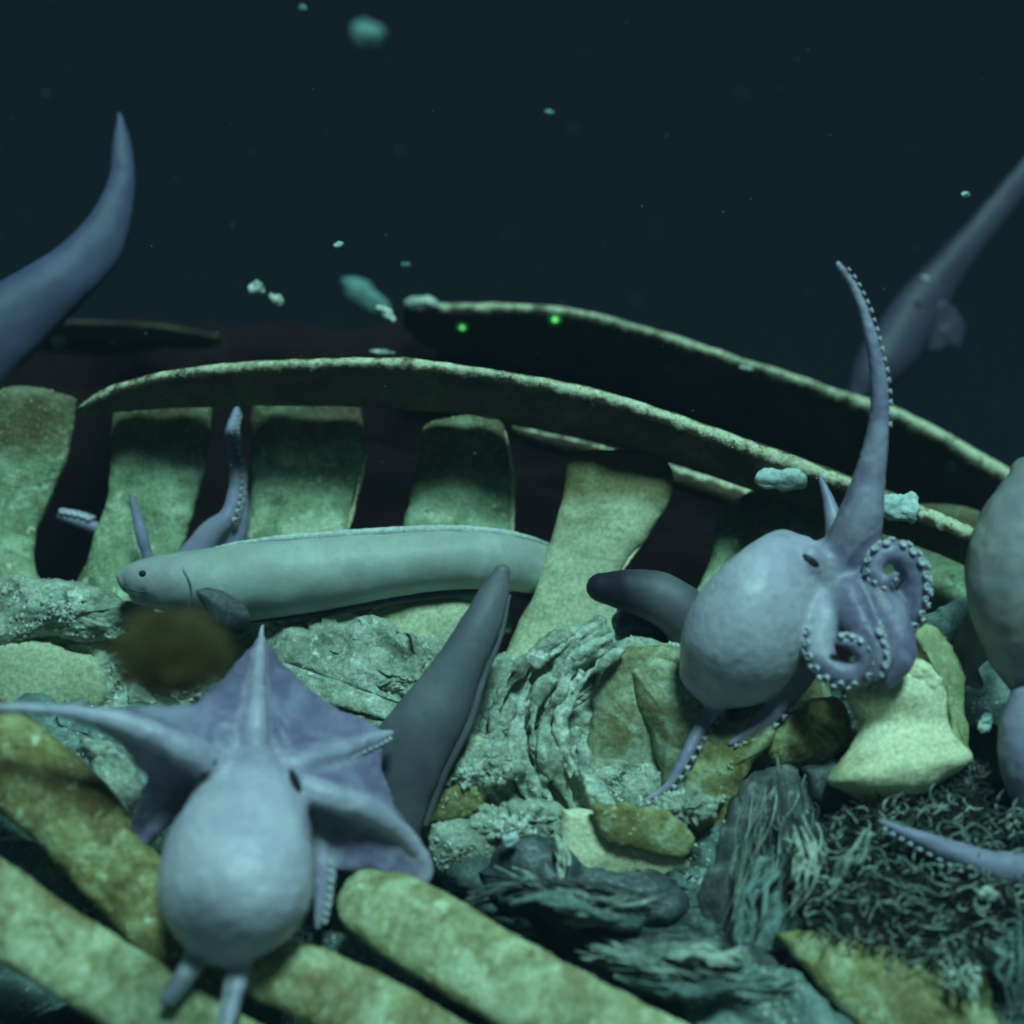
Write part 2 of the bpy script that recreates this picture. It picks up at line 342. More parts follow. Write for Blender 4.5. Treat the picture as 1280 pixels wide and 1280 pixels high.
bodies = [
 dict(c=(10, 850, 130, 100, 1.60, 80, 0)), dict(c=(215, 850, 110, 95, 1.60, 80, 0)), dict(c=(400, 860, 110, 92, 1.59, 85, 0)),
 dict(c=(530, 806, 84, 66, 1.545, 44, -8)), dict(c=(690, 930, 118, 135, 1.56, 70, -10)), dict(c=(915, 900, 130, 110, 1.58, 70, 0)), dict(c=(1170, 870, 120, 100, 1.62, 70, 0)),
]
bmats = ['mat', 'mat', 'mat', 'bone_smooth', 'mat', 'brown', 'rubble']
vroot = []
def paint_top(me, t0):  # dark top tone: brown stain together with painted shade of the rib
    zs = [v.co.z for v in me.vertices]; a, b = min(zs), max(zs)
    me.attributes.new('pale', 'FLOAT', 'POINT').data.foreach_set('value', [max(0, min(1, ((z - a) / (b - a) - t0) / .22)) for z in zs])
for i, ((secs, lab), bd) in enumerate(zip(spines, bodies)):
    x, y, rx, ry, d, rz, ro = bd['c']
    root = thing('vertebra', P(x, y + ry * .8, d), lab, 'bone', 'vertebrae of the backbone'); vroot.append(root)
    mb = MB(); loft(mb, secs, 72, 110, p=.62, cap0=6, cap1=10)
    me = rough(mb.mesh('s'), .0022, 34, i, 5, big=.007, bigsc=14); paint_top(me, .55 if i != 4 else .60)
    fl = scatter_flakes(me, 900 if i in (0, 1, 2, 3) else (60 if i == 4 else 300), .0014, i, .2)
    sp = part('neural_spine', me, M['bone_smooth'] if i == 4 else M['spine'], root)
    if fl: part('crust_flakes', fl, M['crust_rib'], sp, kind='stuff')
    if i in (2, 3, 4):
        mb = MB(); tube(mb, [(q[2] - 1.5, q[3], q[4] - q[5] * .45 * S(1.6)) for q in secs[1:-1]], [1, 2.2, 2.6, 2.2, 1.2][:len(secs) - 2], 10, 50); part('lit_edge_lip', rough(mb.mesh('l'), .0012, 60, i, 4), M['bone_pale'], sp)  # pale tube paints in the lit right edge of the spine
    mb = MB(); lump(mb, *bd['c'][:5], rz, ro, 96, 70, sq=.8)
    me = rough(mb.mesh('b'), .006 if i != 3 else .002, 22, i + 20, 5, big=.012 if i != 3 else .004, bigsc=10)
    fl = scatter_flakes(me, 1300 if i not in (3, 5) else 60, .0030, i + 40, .0)
    bo = part('centrum', me, M[bmats[i]], root)
    if fl: part('crust_flakes', fl, M['crust'], bo, kind='stuff')

# smooth exposed bone faces and mat sheets on the centra
def patchpart(name, outline, d, th, bulge, m, root, amp=.002, sc=30, seed=0, gx=0, gy=0, big=.003, flakes=0, fm='crust', **k):
    mb = MB(); plate(mb, outline, d, th, bulge, gx, gy, nr=22, na=110, **k)
    me = rough(mb.mesh('p'), amp, sc, seed, 5, big=big, bigsc=16)
    fl = scatter_flakes(me, flakes, .003, seed + 5, 0) if flakes else None
    o = part(name, me, M[m], root)
    if fl: part('crust_flakes', fl, M[fm], o, kind='stuff')
    return o
patchpart('bone_face', [(-30, 812), (20, 800), (62, 803), (84, 812), (118, 822), (134, 850), (128, 885), (95, 900), (40, 912), (-30, 905)], 1.528, 40, 8, 'bone_smooth', vroot[0], .0008, 20, 51)
patchpart('mat_sheet', [(-30, 728), (40, 722), (110, 732), (150, 752), (190, 758), (180, 800), (130, 806), (60, 796), (-30, 800)], 1.53, 50, 12, 'mat', vroot[0], .006, 40, 52, flakes=900)
patchpart('bone_face', [(395, 868), (425, 872), (452, 888), (470, 905), (450, 930), (410, 925), (390, 895)], 1.50, 30, 6, 'bone_smooth', vroot[2], .0008, 20, 53)
patchpart('mat_sheet', [(335, 775), (400, 770), (470, 790), (560, 800), (600, 790), (580, 850), (500, 880), (455, 884), (420, 868), (380, 864), (340, 830)], 1.52, 40, 14, 'mat', vroot[2], .005, 40, 54, flakes=1100)

# large broken vertebra end in the middle
VB = vroot[4]
o = patchpart('mat_sheet', [(590, 845), (640, 828), (700, 815), (715, 850), (690, 900), (678, 960), (690, 1010), (640, 1010), (590, 985), (560, 960), (548, 920), (575, 880)], 1.47, 70, 18, 'mat', VB, .006, 34, 60, flakes=900)
def ridges(name, curve, rad, count, span, m, seed, amp=.0045, sc=60):
    mb = MB(); r = random.Random(seed)
    for q in range(count):
        dx = (q / max(1, count - 1) - .5) * span
        pts = [(x + dx * r.uniform(.8, 1.15) + r.uniform(-3, 3), y + r.uniform(-8, 8), d + r.uniform(-.006, .006)) for x, y, d in curve]
        a, b = sorted((r.randrange(0, len(pts) - 2), r.randrange(2, len(pts)))); pts = pts[max(0, a - 1):max(b + 1, a + 3)]
        if len(pts) < 3: continue
        tube(mb, pts, [rad * r.uniform(.5, 1.3) for _ in pts], 12, 50, .7)
    return part(name, rough(remesh(mb, .0022, 2), amp, sc, seed, 5, big=.003, bigsc=24), M[m], VB)
for k_, (m_, nm_) in enumerate((('crust', 'crusted_rim'), ('crust', 'crusted_rim'), ('mat', 'layered_crust'), ('mat', 'layered_crust'), ('crust', 'layered_crust'), ('mat', 'outer_rim'))):
    rr_ = random.Random(k_ + 3); curve = []
    for q in range(9):
        ph = R(72 - q * 16.5); rx, ry = 74 + 21 * k_ + rr_.uniform(-4, 4), 104 + 9 * k_
        curve.append((800 - rx * math.cos(ph), 918 - ry * math.sin(ph) + (8 * k_ if q > 6 else 0), 1.442 + .004 * k_ - .0045 * q + rr_.uniform(-.003, .003)))
    ridges(nm_, curve, 6.5, 5, 13, m_, 60 + k_, .004, 55)
VC = thing('broken_vertebra', P(800, 1000, 1.46), 'brown olive broken vertebra face with a folded middle, below the octopus', 'bone')
patchpart('disc_face', [(745, 835), (775, 812), (830, 805), (862, 830), (868, 890), (850, 960), (838, 1005), (780, 1012), (735, 1010), (728, 950), (738, 880)], 1.45, 50, 10, 'brown', VC, .0012, 24, 63, big=.006)
patchpart('raised_fold', [(790, 838), (820, 822), (865, 840), (900, 880), (890, 920), (862, 955), (832, 990), (822, 960), (812, 915), (795, 880)], 1.432, 40, 16, 'brown', VC, .001, 24, 64, gx=-.3)
patchpart('mat_sheet', [(672, 806), (720, 802), (790, 798), (850, 806), (830, 822), (770, 828), (720, 838), (685, 830)], 1.46, 40, 8, 'mat', VC, .004, 50, 65, flakes=300)

def fragment(name, label, cat_, outline, d, th, bulge, m, amp=.002, sc=30, seed=0, gx=0, gy=0, big=.004, flakes=0, fm='crust', **k):
    mb = MB(); plate(mb, outline, d, th, bulge, gx, gy, nr=22, na=110, **k)
    me = rough(mb.mesh('p'), amp, sc, seed, 5, big=big, bigsc=16)
    fl = scatter_flakes(me, flakes, .003, seed + 5, 0) if flakes else None
    o = part(name, me, M[m]); tag(o, label, cat_)
    if fl: part('crust_flakes', fl, M[fm], o, kind='stuff')
    return o
fragment('bone_fragment', 'smooth pale green bone chip beside the slate fish tail', 'bone', [(540, 935), (556, 950), (575, 925), (600, 918), (606, 935), (590, 965), (560, 982), (542, 978)], 1.425, 24, 5, 'bone_smooth', .0008, seed=70)
fragment('bone_fragment', 'flat olive bone block under the base of the slate fish tail', 'bone', [(505, 990), (545, 980), (598, 966), (606, 990), (596, 1018), (545, 1026), (508, 1030)], 1.42, 40, 6, 'olive', .001, seed=71, flakes=50, fm='crust_rib')
fragment('bone_fragment', 'rounded mat covered bone lump below the olive bone block', 'bone', [(535, 1030), (570, 1020), (612, 1024), (628, 1060), (618, 1092), (575, 1098), (540, 1086), (528, 1058)], 1.40, 60, 16, 'mat', .003, seed=72, flakes=160)
fragment('bone_fragment', 'pale yellow broken bone end with stained flat top', 'bone', [(703, 1010), (740, 1012), (800, 1040), (850, 1068), (858, 1084), (830, 1096), (770, 1096), (705, 1086), (696, 1050)], 1.385, 60, 6, 'bone_pale', .0016, seed=73)
fragment('bone_fragment', 'thin olive bone sheet lying over the pale broken bone end', 'bone', [(742, 1008), (790, 1008), (840, 1018), (868, 1050), (852, 1072), (815, 1066), (775, 1056), (752, 1040)], 1.372, 12, 4, 'olive', .0012, seed=74, flakes=50, fm='crust_rib')
fragment('bone_fragment', 'leaf shaped olive bone plate under the octopus trailing arm', 'bone', [(905, 905), (950, 900), (968, 918), (940, 960), (915, 1010), (890, 1052), (868, 1030), (846, 1000), (846, 965), (870, 925)], 1.41, 26, 10, 'olive', .001, seed=75, flakes=50, fm='crust_rib')
fragment('bone_fragment', 'olive bone knob tucked left of the pale hourglass vertebra', 'bone', [(960, 925), (985, 890), (1020, 872), (1055, 880), (1062, 920), (1030, 950), (990, 960), (962, 952)], 1.42, 50, 16, 'olive', .003, seed=76, flakes=50, fm='crust_rib')
fragment('bone_fragment', 'large flat olive bone plate at the bottom right below worms', 'bone', [(968, 1168), (1010, 1160), (1080, 1165), (1160, 1175), (1220, 1195), (1245, 1250), (1250, 1330), (1120, 1330), (1060, 1270), (1005, 1210)], 1.30, 40, 8, 'olive', .001, seed=77, flakes=50, fm='crust_rib', gy=-.35)
fragment('bone_fragment', 'grey bone stub between pale vertebra and the right edge octopus', 'bone', [(1150, 775), (1200, 750), (1232, 765), (1220, 800), (1195, 830), (1165, 815)], 1.50, 40, 10, 'rubble', .002, seed=78)

fragment('bone_fragment', 'teal crumbled mat slab wedged between the two lower left ribs', 'bone', [(-40, 1040), (50, 1060), (130, 1125), (215, 1180), (225, 1225), (130, 1195), (40, 1140), (-40, 1110)], 1.34, 40, 12, 'rubble', .006, 40, seed=101, flakes=300)
fragment('bone_fragment', 'pale flecked mat scrap right of the upper left rib, behind the web', 'bone', [(105, 925), (150, 935), (180, 985), (190, 1045), (165, 1080), (135, 1040), (120, 980)], 1.355, 30, 8, 'mat', .005, 40, seed=102, flakes=200)
fragment('bone_fragment', 'dim teal mat slab in the gap between the two bottom centre ribs', 'bone', [(380, 1165), (440, 1175), (540, 1245), (640, 1320), (520, 1330), (420, 1240)], 1.34, 40, 10, 'rubble', .006, 40, seed=103, flakes=200)
fragment('bone_fragment', 'blue grey jagged slab at the bottom right of the yellow rib', 'bone', [(840, 1215), (900, 1205), (985, 1215), (1040, 1260), (1060, 1330), (900, 1330), (860, 1270)], 1.285, 40, 10, 'rubble', .009, 40, seed=104, flakes=300, gy=-.3)
fragment('bone_fragment', 'grey green mat ledge just left of the pale yellow broken bone end', 'bone', [(600, 1010), (650, 1000), (700, 1015), (700, 1060), (660, 1075), (615, 1060)], 1.40, 40, 10, 'mat', .006, 50, seed=105, flakes=200)
# pale hourglass vertebra under the coiled arms
PV = thing('pale_vertebra', P(1130, 990, 1.40), 'bright pale yellow hourglass vertebra under the coiled octopus arms', 'bone')
mb = MB(); loft(mb, [(1062, 842, 1188, 800, 1.425, 40), (1060, 870, 1200, 858, 1.415, 56), (1076, 905, 1190, 900, 1.412, 48), (1062, 940, 1200, 930, 1.40, 54), (1036, 968, 1210, 950, 1.392, 64), (1036, 984, 1164, 984, 1.392, 56), (1075, 1002, 1120, 1000, 1.40, 30)], 72, 90, p=.85, cap0=20, cap1=6)
part('centrum', rough(mb.mesh('v'), .0022, 28, 80, 5, big=.006, bigsc=14), M['bone_pale'], PV)
mb = MB(); plate(mb, [(1058, 850), (1090, 832), (1140, 826), (1180, 835), (1196, 865), (1170, 885), (1120, 890), (1075, 880)], 1.388, 20, 8, nr=26, na=120)
mm = rough(mb.mesh('v'), .004, 70, 81, 6)
part('crusted_top', mm, M['bone_pale'], PV)
mb = MB(); plate(mb, [(1140, 790), (1165, 780), (1190, 810), (1205, 860), (1210, 930), (1216, 955), (1195, 950), (1185, 900), (1180, 850), (1160, 815)], 1.39, 24, 6)
part('side_flange', rough(mb.mesh('v'), .003, 40, 82, 5), M['bone'], PV)
mb = MB(); plate(mb, [(1000, 960), (1045, 955), (1080, 1000), (1140, 1003), (1180, 980), (1150, 1015), (1080, 1030), (1020, 1010)], 1.405, 50, 14)
part('dark_base', rough(mb.mesh('v'), .004, 30, 83, 5), M['fibre_dark'], PV)

def mass(label, outline, d, th, bulge, gy, m, seed, amp=.010, sc=17):
    mb = MB(); plate(mb, outline, d, th, bulge, 0, gy, nr=80, na=260, jit=10)
    me = mb.mesh('m'); off = Vector((seed, seed * 2, 0)); nr_ = [v.normal.copy() for v in me.vertices]
    for v, nn in zip(me.vertices, nr_):
        q = v.co * sc + off; wq = q + Vector((noise.noise(q * .7), noise.noise(q * .7 + Vector((9, 0, 0))), noise.noise(q * .7 + Vector((0, 9, 0))))) * 1.1
        fold = 1 - abs(noise.noise(wq)) * 2.6; fine = noise.fractal(v.co * 60 + off, .8, 2.1, 5)
        v.co += nn * (amp * fold + .0035 * fine + .5 * amp * noise.noise(v.co * 45 + off))
    me.update(); fl = scatter_flakes(me, 2200, .0026, seed, 0)
    o = tag(part('decayed_tissue', me, M[m]), label, 'tissue'); part('crust_flakes', fl, M['crust'], o, kind='stuff')
mass('pale green folded rotten tissue filling the gaps between the central bones', [(330, 800), (470, 780), (600, 835), (690, 812), (860, 812), (905, 900), (960, 990), (900, 1080), (720, 1110), (570, 1105), (510, 1030), (430, 960), (340, 900)], 1.462, 60, 6, -.36, 'mat', 31)
mass('crumbly pale mat ledge along the backbone at far left', [(-70, 742), (40, 732), (130, 748), (190, 762), (260, 782), (345, 790), (350, 890), (240, 905), (120, 930), (-70, 930)], 1.55, 50, 4, -.25, 'mat', 34, .008, 22)
mass('dim teal rotten tissue slope under the shreds and worms at lower right', [(560, 1070), (720, 1080), (850, 1060), (1000, 960), (1160, 930), (1330, 940), (1340, 1180), (1330, 1350), (1000, 1360), (760, 1350), (640, 1200)], 1.378, 60, 0, -.42, 'sediment', 32, .012, 20)
mass('teal rotten tissue seen in the gaps between the lower left ribs', [(-80, 880), (120, 890), (260, 910), (350, 1000), (440, 1120), (580, 1280), (600, 1370), (250, 1370), (-80, 1360)], 1.385, 60, 0, -.40, 'rubble', 33, .010, 18)

for k_, (x_, y_, rx_, ry_, d_, lab_) in enumerate([
    (600, 960, 46, 34, 1.418, 'torn mint coloured mat scrap beside the base of the slate fish tail'),
    (655, 1030, 56, 30, 1.395, 'torn mint coloured mat scrap under the layered crust rings'),
    (520, 850, 60, 26, 1.475, 'torn mint coloured mat scrap behind the slate fish tail'),
    (860, 1010, 44, 24, 1.392, 'torn mint coloured mat scrap between the olive sheet and leaf plate')]):
    r_ = random.Random(k_); ol = [(x_ + rx_ * math.cos(a * .5236) * r_.uniform(.6, 1.25), y_ + ry_ * math.sin(a * .5236) * r_.uniform(.6, 1.25)) for a in range(12)]
    fragment('mat_scrap', lab_, 'tissue', ol, d_, 20, 8, 'mat', .007, 50, seed=120 + k_, gy=-.35, flakes=350, jit=9)

# ================================================================== RIBS
def blade_rib(name, label, edge, height, d_face, under, m, seed, crust=None, thick=14, topw=None, lit=1.0):
    """curved rib whose broad face overhangs: edge = [(x, y, d)], height px list of the face, under = how far the foot recedes per px"""
    e = cat([tuple(map(float, q)) for q in edge], 110); h = cat([(float(q),) for q in height], 110)
    tw = cat([(float(q),) for q in (topw or [thick] * 2)], 110)
    n = 36; rows = []; pale = []
    un = math.hypot(1, under); ax = (1 / un, under / un); nn_ = (under / un, -1 / un)
    sg = lambda q, p: math.copysign(abs(q) ** p, q)
    for i, ((x, y, d), (hh,), (t,)) in enumerate(zip(e, h, tw)):
        f = min(1, .35 + i / 6, .35 + (109 - i) / 6); t *= f; hl = hh * un / 2 * (.6 + .4 * f); row = []
        for j in range(n):
            a = 2 * math.pi * j / n; ca, sa = -sg(math.cos(a), .96), sg(math.sin(a), .96)
            row.append(P(x, y + (hl + hl * ca) * ax[0] + t * sa * nn_[0], d + ((hl + hl * ca) * ax[1] + t * sa * nn_[1]) * S(d)))
            pale.append(max(0, -ca) ** 7 * (.68 + .32 * i / 109) * lit)  # painted lit edge: colour pales towards the crest
        rows.append(row)
    mb = MB(); mb.rings(rows)
    me = rough(mb.mesh('rib'), .0012, 40, seed, 5, big=.0016, bigsc=9)
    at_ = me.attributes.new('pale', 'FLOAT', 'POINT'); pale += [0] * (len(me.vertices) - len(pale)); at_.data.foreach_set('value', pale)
    root = thing(name, P(edge[0][0], edge[0][1] + height[0], edge[0][2]), label, 'rib', 'whale ribs')
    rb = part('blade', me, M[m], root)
    if crust:
        mb = MB(); rr = random.Random(seed * 9)
        for (i0, i1, wid) in crust:
            for k in range(int(420 * (i1 - i0))):
                u = rr.random(); i = int((i0 + u * (i1 - i0)) * 109); x, y, d = e[i]; wv = wid[min(len(wid) - 1, int(u * len(wid)))]
                if noise.noise(Vector((x * .03, seed, 1))) < rr.uniform(-.6, .25): continue
                c = P(x + rr.uniform(-4, 4), y + rr.uniform(-.25, .7) * wv, d + rr.uniform(-.3, .5) * wv * S(d)); sz = min(wv, 9) * S(d) * rr.uniform(.08, .24); b0 = len(mb.v)
                q = Quaternion((rr.gauss(0, 1), rr.gauss(0, 1), rr.gauss(0, 1), rr.gauss(0, 1))).normalized()
                for v in ((1, 0, 0), (-.3, .9, 0), (-.6, -.7, .2), (0, .1, .6), (0, -.2, -.5)):
                    v = Vector(v) * rr.uniform(.6, 1.3); v.rotate(q); mb.v.append(c + v * sz)
                for f in ((0, 1, 3), (1, 2, 3), (2, 0, 3), (1, 0, 4), (2, 1, 4), (0, 2, 4)): mb.f.append(tuple(b0 + z for z in f))
        part('lit_edge_crust', mb.mesh('c'), M['crust_rib'], root, kind='stuff')  # pale crust flakes that also paint the rib's lit edge
    return root, rb
blade_rib('whale_rib', 'dark whale rib with crusted, painted lit top edge arching above the upright bones',
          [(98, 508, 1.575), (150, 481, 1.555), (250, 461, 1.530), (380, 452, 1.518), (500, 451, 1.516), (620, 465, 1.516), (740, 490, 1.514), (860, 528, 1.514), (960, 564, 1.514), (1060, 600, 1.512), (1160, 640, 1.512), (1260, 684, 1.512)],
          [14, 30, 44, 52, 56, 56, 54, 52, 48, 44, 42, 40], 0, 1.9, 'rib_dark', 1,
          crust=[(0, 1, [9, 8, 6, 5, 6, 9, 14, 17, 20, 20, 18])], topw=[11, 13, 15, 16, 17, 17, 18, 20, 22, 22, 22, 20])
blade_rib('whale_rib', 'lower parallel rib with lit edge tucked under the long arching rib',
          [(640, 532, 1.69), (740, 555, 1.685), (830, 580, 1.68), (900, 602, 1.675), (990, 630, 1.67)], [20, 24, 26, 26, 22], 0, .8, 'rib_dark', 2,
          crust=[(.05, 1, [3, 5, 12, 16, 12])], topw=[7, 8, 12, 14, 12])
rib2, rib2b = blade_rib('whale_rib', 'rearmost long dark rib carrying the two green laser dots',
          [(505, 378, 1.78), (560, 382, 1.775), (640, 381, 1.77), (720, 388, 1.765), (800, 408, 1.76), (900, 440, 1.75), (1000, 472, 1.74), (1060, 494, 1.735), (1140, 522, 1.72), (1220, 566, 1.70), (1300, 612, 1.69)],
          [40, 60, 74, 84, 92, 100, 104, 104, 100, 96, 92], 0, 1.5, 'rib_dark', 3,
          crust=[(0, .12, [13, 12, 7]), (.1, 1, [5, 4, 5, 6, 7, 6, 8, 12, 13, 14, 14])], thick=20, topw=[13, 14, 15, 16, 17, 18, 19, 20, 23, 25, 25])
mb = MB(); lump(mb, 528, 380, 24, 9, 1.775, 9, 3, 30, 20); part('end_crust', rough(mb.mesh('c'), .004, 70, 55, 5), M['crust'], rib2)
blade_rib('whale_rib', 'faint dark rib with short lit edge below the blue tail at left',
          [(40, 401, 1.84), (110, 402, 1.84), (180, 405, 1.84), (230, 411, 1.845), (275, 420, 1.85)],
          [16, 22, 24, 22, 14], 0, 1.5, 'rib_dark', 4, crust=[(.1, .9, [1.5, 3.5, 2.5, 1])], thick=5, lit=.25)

def round_rib(label, pts, rad, seed, m='rib', flat=.55):
    root = thing('fallen_rib', P(pts[len(pts) // 2][0], pts[len(pts) // 2][1] + 40, pts[len(pts) // 2][2]), label, 'rib', 'fallen ribs in the foreground')
    mb = MB(); tube(mb, pts, rad, 64, 130, flat, pw=.72)
    me = rough(mb.mesh('r'), .0015, 44, seed, 6, big=.004, bigsc=11)
    fl = scatter_flakes(me, 420, .0020, seed, .1)
    s = part('shaft', me, M[m], root); part('crust_flakes', fl, M['crust_rib'], s, kind='stuff')
round_rib('mottled olive rib sloping down behind the left side of octopus', [(-60, 905, 1.31), (10, 950, 1.31), (80, 1010, 1.31), (150, 1090, 1.31), (215, 1165, 1.31), (270, 1215, 1.33)], [60, 58, 56, 52, 48, 44], 11, 'rib_brown')
round_rib('lowest mottled green rib crossing the bottom left corner', [(-60, 1100, 1.25), (20, 1155, 1.25), (120, 1215, 1.25), (220, 1275, 1.25), (320, 1335, 1.25)], [52, 52, 50, 48, 46], 12)
round_rib('stubby green rib emerging from under the foreground octopus mantle', [(335, 1212, 1.27), (380, 1225, 1.26), (460, 1262, 1.25), (560, 1320, 1.24)], [38, 42, 44, 44], 13)
round_rib('thick mottled yellow rib with blunt end, bottom centre', [(462, 1130, 1.30), (500, 1145, 1.295), (570, 1185, 1.285), (660, 1238, 1.27), (760, 1290, 1.26), (860, 1345, 1.25)], [44, 52, 54, 54, 54, 52], 14)

# ================================================================== ANIMALS
def suckers(pts, rad, side, size, step, m='sucker', toward=.25, t0=.05, t1=.97, rows=1):
    """cups along one side (+1 right of travel in the picture, -1 left) of an arm path"""
    n = 400; pp = cat([tuple(map(float, q)) for q in pts], n); rr = cat([(float(r),) for r in rad], n)
    W = [P(*q) for q in pp]; mb = MB(); acc = 0; k = 0; r_s = lambda z: 1 + .3 * noise.noise(Vector((z * .31, size, 2)))
    for i in range(int(n * t0) + 1, int(n * t1)):
        acc += (W[i] - W[i - 1]).length
        r = max(rr[i][0], 1) * S(pp[i][2]); sz = .82 * size * r_s(i) * S(pp[i][2]) * (.55 + .45 * min(1, rr[i][0] / rad[0] * 1.6))
        if acc < step * S(pp[i][2]) * (.55 + .45 * min(1, rr[i][0] / rad[0] * 1.6)): continue
        acc = 0; k += 1
        t = (W[i] - W[i - 1]).normalized(); v = (CAM - W[i]).normalized(); u = v.cross(t).normalized() * -side
        for row in range(rows):
            tw = toward + (row * .75 if rows > 1 else 0)
            nn = (u + v * tw).normalized()
            c = W[i] + nn * r * .92 + (t * step * .5 * S(pp[i][2]) if row % 2 else Vector())
            a = nn.orthogonal().normalized(); b = nn.cross(a); rings = []
            for (hh, q) in ((-.5, .75), (.25, .62), (.65, 1.0), (1.0, .98), (1.05, .6), (.6, .35)):
                rings.append([c + nn * hh * sz + (a * math.cos(2 * math.pi * j / 9) + b * math.sin(2 * math.pi * j / 9)) * sz * q for j in range(9)])
            mb.rings(rings)
    return mb.mesh('suckers')

def arm_pts(pts, m=26): return [P(*q) for q in cat([tuple(map(float, q)) for q in pts], m)]
def web(mb, A, B, pull, sag, th, tA=1.0, tB=1.0, m=26, k=22):
    a = cat([tuple(map(float, q)) for q in A], 60); b = cat([tuple(map(float, q)) for q in B], 60)
    def at(c, t):
        f = max(0, min(1, t)) * 59; i = min(int(f), 58); q = f - i
        return Vector([c[i][z] * (1 - q) + c[i + 1][z] * q for z in range(3)])
    front, back = [], []
    for i in range(m):
        t = i / (m - 1); fr, bk = [], []
        for j in range(k):
            s = j / (k - 1); h = 4 * s * (1 - s); tt = t * (1 - pull * h * (1 + .35 * noise.noise(Vector((s * 5, pull * 40, sag)))))
            q = at(a, tt * tA).lerp(at(b, tt * tB), s)
            d = q.z + sag * h * t * S(q.z)
            fr.append(P(q.x, q.y, d)); bk.append(P(q.x, q.y, d + th * S(q.z)))
        front.append(fr); back.append(bk)
    base = len(mb.v)
    for g in (front, back):
        for r in g: mb.v.extend(r)
    I = lambda g, i, j: base + g * m * k + i * k + j
    for i in range(m - 1):
        for j in range(k - 1):
            mb.f.append((I(0, i, j), I(0, i, j + 1), I(0, i + 1, j + 1), I(0, i + 1, j)))
            mb.f.append((I(1, i, j), I(1, i + 1, j), I(1, i + 1, j + 1), I(1, i, j + 1)))
    for i in range(m - 1):
        for j in (0, k - 1): mb.f.append((I(0, i, j), I(0, i + 1, j), I(1, i + 1, j), I(1, i, j)))
    for j in range(k - 1):
        for i in (0, m - 1): mb.f.append((I(0, i, j), I(0, i, j + 1), I(1, i, j + 1), I(1, i, j)))

def eyeball(parent, x, y, d, rx, ry, rot, name='eye'):
    mb = MB(); lump(mb, x, y, rx, ry, d, min(rx, ry) * .9, rot, 20, 14); return part(name, mb.mesh('e'), M['eye'], parent)

from mathutils.kdtree import KDTree
def pigment(me, arms, core, inner=.9, outer=2.2):
    """pale pigment on the mantle and along the arm ridges, darker on webs; core = list of (P, radius m, weight)"""
    pts = []
    for a, r, wgt in arms:
        for q, rr in zip(cat([tuple(map(float, q)) for q in a], 60), cat([(float(z),) for z in r], 60)): pts.append((P(*q), max(rr[0], 2) * S(q[2]), wgt))
    pts += core
    kd = KDTree(len(pts))
    for i, q in enumerate(pts): kd.insert(q[0], i)
    kd.balance(); vals = []
    for v in me.vertices:
        best = 0
        for (c, i, dist) in kd.find_n(v.co, 4):
            t = (dist / pts[i][1] - inner) / (outer - inner)
            best = max(best, (1 - max(0, min(1, t))) * pts[i][2])
        for c, rr, wgt in core: 
            t = ((v.co - c).length / rr - .95) / .35; best = max(best, (1 - max(0, min(1, t))) * wgt)
        vals.append(best)
    me.attributes.new('pale', 'FLOAT', 'POINT').data.foreach_set('value', vals)
    return me
# ---- octopus 1 : foreground left
o1 = thing('octopus', P(280, 1205, 1.24), 'large lavender octopus with spread webbed arms and egg shaped mantle, foreground left', 'octopus', 'octopuses on the bones')
mb = MB()
loft(mb, [(288, 948, 348, 948, 1.30, 30), (262, 966, 366, 968, 1.295, 46), (230, 1008, 384, 1012, 1.28, 68), (206, 1054, 391, 1060, 1.262, 84), (197, 1105, 392, 1108, 1.248, 88), (204, 1148, 379, 1148, 1.242, 80), (226, 1180, 350, 1181, 1.242, 58), (254, 1200, 312, 1202, 1.245, 30)], 48, 60, cap0=14, cap1=8)
A_up = [(318, 960, 1.31), (320, 905, 1.315), (322, 850, 1.345), (328, 782, 1.40)]
A_l = [(292, 970, 1.30), (250, 948, 1.275), (200, 922, 1.262), (140, 900, 1.255), (60, 887, 1.25), (-40, 883, 1.25)]
A_ru = [(350, 965, 1.30), (395, 948, 1.315), (435, 935, 1.335), (470, 922, 1.35), (490, 916, 1.36)]
A_r = [(362, 980, 1.29), (410, 996, 1.285), (465, 1014, 1.295), (505, 1042, 1.305), (530, 1075, 1.31), (533, 1096, 1.31), (518, 1104, 1.31)]
A_rl = [(375, 1000, 1.31), (398, 1045, 1.31), (403, 1100, 1.305), (398, 1158, 1.30)]
A_ll = [(270, 985, 1.31), (215, 1015, 1.315), (178, 1050, 1.315), (150, 1072, 1.315)]
A_b1 = [(262, 1150, 1.275), (242, 1198, 1.245), (206, 1250, 1.222)]
A_b2 = [(312, 1165, 1.275), (300, 1215, 1.245), (280, 1300, 1.215)]
for a, r in ((A_up, [17, 14, 10, 4]), (A_l, [20, 19, 17, 13, 9, 5]), (A_ru, [17, 15, 12, 9, 5]), (A_r, [19, 18, 16, 12, 9, 8, 5]), (A_rl, [15, 14, 12, 7]), (A_ll, [15, 13, 10, 5]), (A_b1, [13, 13, 8]), (A_b2, [13, 13, 9])):
    tube(mb, a, r, 16, 40)
web(mb, A_l, A_up, .30, 34, 10, .80, .96)
web(mb, A_up, A_ru, .16, 26, 10, .96, .96)
web(mb, A_ru, A_r, .22, 8, 9, .85, .75)
web(mb, A_r, A_rl, .12, -8, 9, .95, .62)
web(mb, A_ll, A_l, .34, -4, 9, 1, .78)
for ex, ey in ((262, 968), (366, 976)): lump(mb, ex, ey, 17, 20, 1.285, 16, 0, 20, 14)
b1 = remesh(mb, .0027, 5)
